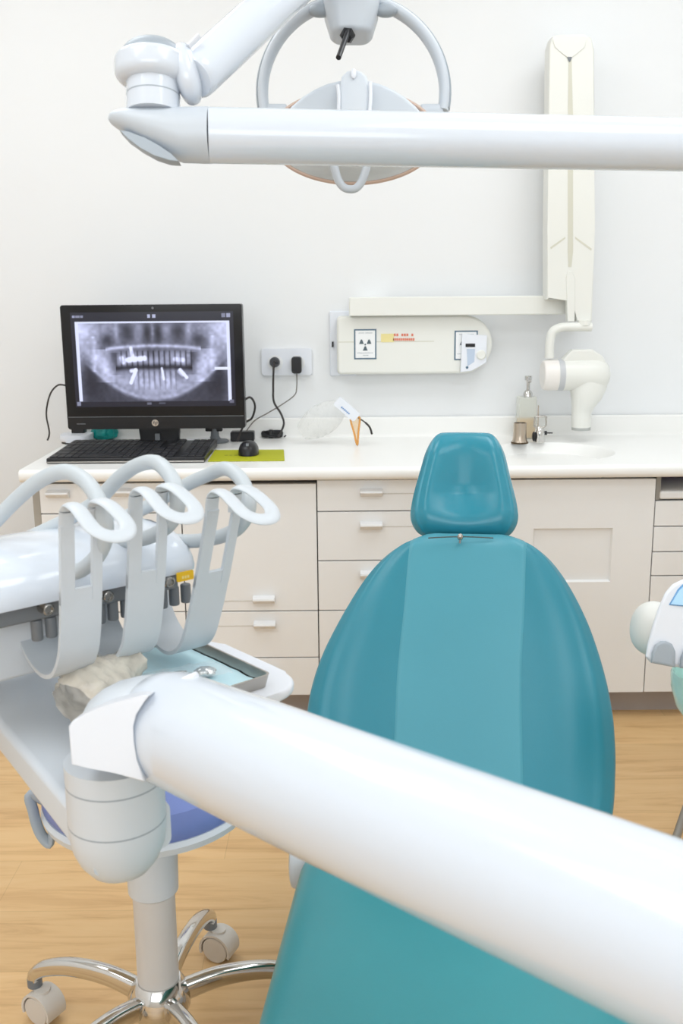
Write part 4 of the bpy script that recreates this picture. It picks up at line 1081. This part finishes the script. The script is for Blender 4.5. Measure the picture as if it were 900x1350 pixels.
def holder(O, tilt, hose, r=.0093, zs=1.0):
    lowp = [(a, b*(zs if a > .02 else 1)) for a, b in lowpath]; hip = [(a, b*zs) for a, b in hipath]
    bm = BM(); band(bm, lowp, 0, WD, .005, O, tilt)
    o = obj('hose_holder', bm, M_hold, DU)
    bm = BM(); band(bm, hip, 0, .0165, .0055, O, tilt); band(bm, hip, WD-.012, WD, .0055, O, tilt)
    obj('prong', bm, M_hold, o)
    bm = BM(); h = WD/2
    pts = []
    side = [(.0085, .0345, .206), (.0085, .0360, .220), (.0085, .041, .2325), (.0085, .051, .2375), (.007, .070, .2355), (.0055, .090, .2275), (.0065, .106, .220), (.014, .118, .215), (.025, .122, .2135)]
    an0 = wp(O, tilt, 0, (.0345, .206*zs)); rp = lambda e, n, z: an0+Ee*e+Nn*(n-.0345)+Z*(z-.206)
    L1 = [rp(e, n, z) for e, n, z in side]; L2 = [rp(WD-e, n, z) for e, n, z in side[:-1]][::-1]
    path = spline(L1+L2, 6)
    tube(bm, path, .0034, 16, asp=2.75, hint=(Nn*.5+Z*.86))
    obj('fork_ring', bm, M_hold, o)
    bm = BM(); tube(bm, spline(hose, 10), r, 16); obj('hose', bm, M_hose, o)
    return o
O1, O2, O3 = A(71, 897, 1.15), A(156, 873, 1.21), A(240, 859, 1.27)
print('O z', O1.z, O2.z, O3.z, 'cons', cz0, 'E', Ee)
zO = O1.z
def ring_pt(O, tilt, n, z, e=WD/2): return wp(O, tilt, e, (n, z))
holder(O1, math.radians(5.5), [A(-90, 770, 1.24), A(-30, 712, 1.22), A(20, 660, 1.20), A(55, 632, 1.18), A(86, 622, 1.16), A(112, 634, 1.13), A(130, 660, 1.105), A(139, 692, 1.10), A(136, 718, 1.12), A(122, 740, 1.15), A(95, 755, 1.18), A(50, 752, 1.2), A(0, 738, 1.2), A(-80, 730, 1.2)], zs=.95)
holder(O2, math.radians(7), [A(-40, 742, 1.30), A(40, 708, 1.30), A(90, 684, 1.29), A(128, 660, 1.27), A(155, 632, 1.25), A(180, 614, 1.23), A(206, 610, 1.2), A(226, 630, 1.17), A(234, 655, 1.16), A(230, 680, 1.17), A(212, 700, 1.2), A(180, 712, 1.24), A(120, 716, 1.27), A(40, 722, 1.28)])
holder(O3, math.radians(17), [A(120, 700, 1.40), A(190, 670, 1.38), A(240, 642, 1.35), A(272, 627, 1.32), A(298, 618, 1.28), A(319, 634, 1.25), A(328, 662, 1.225), A(321, 687, 1.235), A(300, 704, 1.27), A(260, 713, 1.31), A(210, 712, 1.33), A(150, 712, 1.34)], zs=1.11)
for px, py in ((62, 801), (141, 784), (222, 765)):
    c_ = hit(px, py, CN(0, -.002, 0), Nn); bm = BM(); lathe(bm, [(.0075, -.012), (.0075, .004), (.006, .006), (.0045, .006), (.004, .003)], c_-Z*.002, Nn, 20); obj('socket', bm, M_steel, DU)
for O in (O1, O2, O3):
    for q_ in (.010, .028, .046):
        p = O+Ee*q_-Nn*.06; bm = BM(); cyl(bm, V((p.x, p.y, cz0-.026)), V((p.x, p.y, cz0-.052)), .007, 14, .002); obj('nozzle', bm, M_greyd, DU)
# tray table
tc_ = A(358, 888, 1.25); zt0 = tc_.z
TE, TN = .19, .22
def TR(e, n, z): return V((tc_.x, tc_.y, zt0)) + Ee*e + Nn*n + Z*z
bm = BM(); pts = [TR(a-.07, b-.10, -.032) for a, b in rrect(.115, .12, .05, 8)]; prism(bm, pts, Z*.014, .005, 3); obj('tray_table', bm, M_whitep, DU)
bm = BM(); c_ = TR(-.11, -.08, -.032); tube(bm, spline([c_-Z*0, c_-Z*.05, V((kc.x+.02, kc.y+.16, zb_+.08)), V((kc.x, kc.y+.02, zb_+.07))], 8), .022, 16); obj('tray_bracket', bm, M_grey, DU)
# tray
tr_ = thing('instrument_tray', 'shallow steel tray with blue paper liner under the hose holders', 'tray', TR(-.095, -.11, -.0175))
bm = BM()
r0 = [TR(a-.095, b-.11, -.0175) for a, b in rrect(.091, .106, .006, 3)]; r1_ = [TR(a-.095, b-.11, 0) for a, b in rrect(.095, .11, .008, 3)]; r2 = [TR(a-.095, b-.11, 0) for a, b in rrect(.0925, .1075, .007, 3)]; r3 = [TR(a-.095, b-.11, -.0155) for a, b in rrect(.089, .104, .006, 3)]
loft(bm, [r0, r1_, r2, r3]); obj('tray_body', bm, M_steel, tr_)
g = []
for i in range(25):
    g.append([TR(-.182+.174*i/24, -.212+.204*k/18, -.0148+.0018*noise.noise(V((i*.45, k*.5, 2)))+.0015) for k in range(19)])
bm = BM(); loft(bm, g, False, False, closed=False)
tag(obj('paper_liner', bm, M_liner), 'pale blue paper liner covering the steel tray', 'paper liner')
# pouch with instruments
def lying(name, e0, n0, e1, n1, w, label):
    t = thing(name, label, 'dental instrument', TR((e0+e1)/2, (n0+n1)/2, -.010), 'instruments in the clear pouch')
    p, q = TR(e0, n0, -.0075), TR(e1, n1, -.0075); d = q-p
    bm = BM(); tube(bm, [p, p+d*.1, p+d*.3, p+d*.62, p+d*.7, p+d*.92, q], [.001, .0018, .003, .003, .0035, .0025, .001], 10); obj('shaft', bm, M_steel, t)
    return t
g = []
for i in range(21):
    g.append([TR(-.165+.135*i/20, -.125+.055*k/8+.03*i/20, -.002+.003*noise.noise(V((i*.6, k*.8, 7)))+.003*math.sin(PI*k/8)) for k in range(9)])
bm = BM(); loft(bm, g, False, False, closed=False)
t = tag(obj('sterile_pouch', bm, M_pouch), 'clear plastic pouch over instruments on the blue liner', 'pouch')
lying('dental_probe', -.16, -.115, -.065, -.095, 0, 'slim steel dental probe in the clear pouch, nearest the tray back')
lying('dental_probe', -.158, -.100, -.06, -.082, 0, 'slim steel dental instrument in the clear pouch, nearest the tray front')
bm = BM(); c_ = TR(-.05, -.075, -.006); ell(bm, c_, .015, .012, .0055, 24, 12)
for v in bm.verts: v.co += noise.noise_vector(v.co*160)*.0025
tag(obj('foil_piece', bm, M_chrome, flat=True), 'shiny crumpled foil piece at right end of clear pouch', 'foil')
# crumpled plastic cover
a, b = A(100, 928, 1.165), A(152, 888, 1.22)
bm = BM(); rings = []; axd = (b-a); ad_ = axd.normalized(); s_ = ad_.cross(Z).normalized(); w_ = s_.cross(ad_)
for i in range(30):
    t = i/29; c_ = a+axd*(t*1.5-.03); r_ = .026+.008*math.sin(t*5)
    rings.append([c_+(s_*math.cos(2*PI*k/40)*1.25+w_*math.sin(2*PI*k/40))*(r_*(1+.13*noise.noise(V((math.cos(2*PI*k/40)*2.2, math.sin(2*PI*k/40)*2.2, t*6))) + .22*abs(noise.noise(V((math.cos(2*PI*k/40)*6, math.sin(2*PI*k/40)*6, t*12)))))) for k in range(40)])
loft(bm, rings, False, True)
tag(obj('plastic_sleeve', bm, M_wrap, sharp=60), 'crumpled clear plastic sleeve behind the arm joint under the console', 'plastic cover')

# ------------------------------------------------------------ stool
HB = V((-.315, 1.465, 0))
st = thing('stool', 'blue seated swivel stool with chrome five-leg base on casters', 'stool', HB)
bm = BM(); lathe(bm, [(.030, .075), (.046, .082), (.052, .092), (.052, .112), (.046, .128), (.040, .138), (.037, .142)], HB, seg=36); obj('hub', bm, M_chrome, st)
bm = BM(); lathe(bm, [(.0335, .138), (.0345, .145), (.0345, .36), (.03, .365)], HB, seg=36); obj('gas_column', bm, mat('column_grey', (216, 213, 210), .4, var=.02), st)
bm = BM(); lathe(bm, [(.036, .305), (.041, .31), (.043, .40), (.05, .42)], HB, seg=36); obj('column_cover', bm, M_grey, st)
LR = .255
for k in range(5):
    an_ = math.radians((78, 160, 232, 304, 16)[k]); d = V((math.cos(an_), math.sin(an_), 0)); tg = V((-d.y, d.x, 0))
    pts = [HB+d*.035+Z*.108, HB+d*.10+Z*.122, HB+d*.17+Z*.120, HB+d*.225+Z*.105, HB+d*.25+Z*.088, HB+d*LR+Z*.075]
    sp = spline(pts, 6); n_ = len(sp)
    rings = []
    for i, p in enumerate(sp):
        t = (sp[min(i+1, n_-1)]-sp[max(i-1, 0)]).normalized(); up2 = tg.cross(t); up2 = up2 if up2.z >= 0 or abs(up2.z) < .3 else -up2
        if up2.dot(d) < 0 and abs(up2.z) < .5: up2 = -up2
        q = i/(n_-1); hw_ = .0135-.0015*q; hh_ = .019-.008*q
        rings.append([p+tg*(hw_*math.copysign(abs(math.cos(2*PI*j/16))**.7, math.cos(2*PI*j/16)))+up2*(hh_*math.copysign(abs(math.sin(2*PI*j/16))**.7, math.sin(2*PI*j/16))) for j in range(16)])
    bm = BM(); loft(bm, rings); lg = obj('leg', bm, M_chrome, st)
    # caster
    swv = math.radians((-22, -30, 20, 60, -40)[k])
    f = V((math.cos(swv), math.sin(swv), 0)); s2 = V((-f.y, f.x, 0)); ctr = HB+d*LR+f*.018
    bm = BM(); cyl(bm, HB+d*LR+Z*.062, HB+d*LR+Z*.078, .013, 16)
    obj('caster_stem', bm, M_greyd, lg)
    bm = BM()
    W_ = ctr+Z*.027
    cyl(bm, W_-s2*.021, W_-s2*.006, .0268, 28, .004); cyl(bm, W_+s2*.006, W_+s2*.021, .0268, 28, .004)
    cst = obj('caster', bm, mat('caster_grey', (214, 208, 200), .45, var=.02), lg)
    bm = BM()
    rings = []
    for j in range(15):
        a_ = math.radians(-20+220*j/14); 
        rings.append([W_+s2*q_+f*((.0285+o_)*math.cos(a_))+Z*((.0285+o_)*math.sin(a_)) for q_, o_ in ((-.0215, 0), (.0215, 0), (.0215, .0045), (-.0215, .0045))])
    loft(bm, rings); cyl(bm, W_+Z*.03, V((W_.x, W_.y, .062)), .014, 16)
    obj('caster_hood', bm, MATS['caster_grey'], lg)
SC = HB+V((-.012, .065, 0))
bm = BM(); lathe(bm, [(.06, .405), (.15, .415), (.172, .428), (.176, .44), (.172, .448)], SC, seg=48); obj('seat_rim', bm, M_grey, st)
bm = BM(); lathe(bm, [(.168, .446), (.174, .455), (.174, .475), (.166, .492), (.14, .502), (.08, .506), (.002, .507)], SC, seg=48); obj('seat', bm, M_blue, st, 'blue vinyl seat pad')
bm = BM(); h0 = A(38, 1055, 1.60); tube(bm, spline([SC+V((-.10, -.06, .425)), A(44, 1048, 1.6), A(44, 1070, 1.6), A(53, 1098, 1.6), A(66, 1112, 1.6), A(68, 1096, 1.6)], 7), .0095, 12, asp=.6); obj('lever', bm, M_grey2, st, 'grey height lever')

# ------------------------------------------------------------ assistant console, spittoon, floor stand at the right edge
AC = thing('assistant_console', 'white assistant control unit with blue display and grey caps at right edge', 'dental unit', (.62, 1.46, 0))
AD = 1.5
def AA(x_, y_, d=AD): return A(x_, y_, d)
ol = [(850, 866), (853, 848), (860, 822), (868, 799), (876, 781), (886, 770), (898, 764), (925, 758), (990, 758), (1015, 775), (1015, 900), (940, 889), (900, 881), (857, 874)]
bm = BM(); iprism(bm, [AA(x_, y_) for x_, y_ in ol], ray(880, 820)*.075+Rt*.004, .006); obj('console_shell', bm, M_whitep, AC)
bm = BM(); prism(bm, [AA(x_, y_, AD-.003) for x_, y_ in [(881, 798), (893, 777), (900, 770), (980, 770), (985, 808)]], Fw*.006, .002); dsp2 = obj('display_frame', bm, M_lcddk, AC)
bm = BM(); prism(bm, [AA(x_, y_, AD-.005) for x_, y_ in [(884.5, 796.5), (895, 779), (901, 773), (977, 773), (981, 805)]], Fw*.006); obj('display', bm, M_lcd, dsp2, 'pale blue display')
for k in range(4):
    o_ = 38*k
    cp = [(857.5, 874), (858.5, 860), (863, 850), (870, 845), (877, 845), (885, 849), (889.5, 859), (889, 880)]
    bm = BM(); iprism(bm, [AA(x_+o_, y_+o_*.17, AD-.010) for x_, y_ in cp], ray(880, 860)*.05+Rt*.004, .005); obj('holder_cap', bm, M_grey2, AC, 'grey tool holder cap')
bm = BM(); prism(bm, [AA(866, 820.5, AD-.0006), AA(1000, 829, AD-.0006), AA(1000, 830.5, AD-.0006), AA(866, 822, AD-.0006)], Fw*.002); obj('seam', bm, M_grey, AC)
bm = BM(); c_ = AA(862, 829, AD+.10); dax = (V((-.75, -.25, .1))).normalized()
ell(bm, c_, 28/FPX*AD*1.07, .06, 36/FPX*AD*1.07, 32, 18, 2.2, MxC @ Matrix.Rotation(math.radians(10), 3, 'Y')); obj('swivel_disc', bm, mat('disc_ivory', (232, 232, 226), .35), AC, 'pale grey rounded joint')
bm = BM(); cyl(bm, AA(945, 830, AD+.06), V((pE.x-.052, pE.y, AA(945, 830).z-.02)), .025, 20); cyl(bm, AA(870, 829, AD+.10), AA(945, 830, AD+.10), .03, 20); obj('support_arm', bm, M_whitep, AC)
sb_ = A(948, 918, 1.66)
SP = thing('spittoon_bowl', 'green glass spittoon bowl cut off by the right edge of photo', 'spittoon', (sb_.x, sb_.y, sb_.z-.09))
bm = BM(); r_ = 63/FPX*1.66
lathe(bm, [(.012, -.085), (.03, -.075), (r_*.55, -.055), (r_*.86, -.02), (r_*.98, .012), (r_, .035), (r_*.97, .042), (r_*.93, .038), (r_*.9, .012), (r_*.78, -.018), (r_*.5, -.045), (.01, -.062)], sb_, seg=48); obj('bowl', bm, M_green, SP)
bm = BM(); cyl(bm, sb_-Z*.082, V((sb_.x, sb_.y, 0)), .02, 20); obj('pedestal', bm, M_whitep, SP)
bm = BM(); lathe(bm, [(.09, 0), (.092, .008), (.03, .02), (.02, .03)], (sb_.x, sb_.y, 0)); obj('foot', bm, M_whitep, SP)
FS = thing('floor_stand', 'grey metal floor stand whose slanting leg shows at lower right edge', 'stand', (.96, 2.40, 0))
bm = BM(); cyl(bm, (.96, 2.40, .1), (.96, 2.40, .95), .014, 20); obj('pole', bm, M_steel, FS)
for k in range(3):
    an_ = math.radians((240, 350, 60)[k]); L2 = .55 if k == 0 else .3
    d = V((math.cos(an_), math.sin(an_), 0)); b_ = V((.96, 2.40, 0))
    bm = BM(); tube(bm, spline([b_+Z*.13, b_+d*.06+Z*.115, b_+d*L2*.6+Z*.07, b_+d*L2+Z*.013], 6), .012, 12, asp=.8); obj('leg', bm, mat('stand_grey', (150, 146, 138), .35, metal=.6), FS)

# ------------------------------------------------------------ lights
def area(name, loc, rot, sx, sy, pw, col=(1, 1, 1)):
    l = bpy.data.lights.new(name, 'AREA'); l.shape = 'RECTANGLE'; l.size = sx; l.size_y = sy; l.energy = pw; l.color = col
    o = bpy.data.objects.new(name, l); COL.objects.link(o); o.location = loc; o.rotation_euler = rot; return o
for i, (x_, y_) in enumerate(((-1.0, .5), (.9, .5), (-1.0, 2.2), (.9, 2.2))):
    area('ceiling_panel_light', (x_, y_, RZ-.02), (0, 0, 0), 1.0, 1.0, 13.4, (.895, .948, 1))
area('front_fill_light', (-.3, RY0+.06, 1.8), (math.radians(84), 0, 0), 3.2, 1.6, 56, (.84, .92, 1))  # broad fill added behind the camera to brighten cabinet fronts, not a real window
w = bpy.data.worlds.new('World'); scene.world = w; w.use_nodes = True
w.node_tree.nodes['Background'].inputs['Color'].default_value = (.9, .95, 1, 1); w.node_tree.nodes['Background'].inputs['Strength'].default_value = .5

# ------------------------------------------------------------ camera
cam = bpy.data.cameras.new('Camera'); co = bpy.data.objects.new('Camera', cam); COL.objects.link(co)
cam.sensor_fit = 'VERTICAL'; cam.sensor_height = 36; cam.sensor_width = 24; cam.lens = FPX/1350*36
Mx = Matrix((Rt, Up, -Fw)).transposed().to_4x4(); Mx.translation = CAM; co.matrix_world = Mx
cam.clip_start = .02; cam.dof.use_dof = True; cam.dof.focus_distance = 2.0; cam.dof.aperture_fstop = 9.0
scene.camera = co
scene.view_settings.view_transform = 'Standard'; scene.view_settings.look = 'None'
scene.view_settings.exposure = 0.0; scene.view_settings.gamma = 1.0
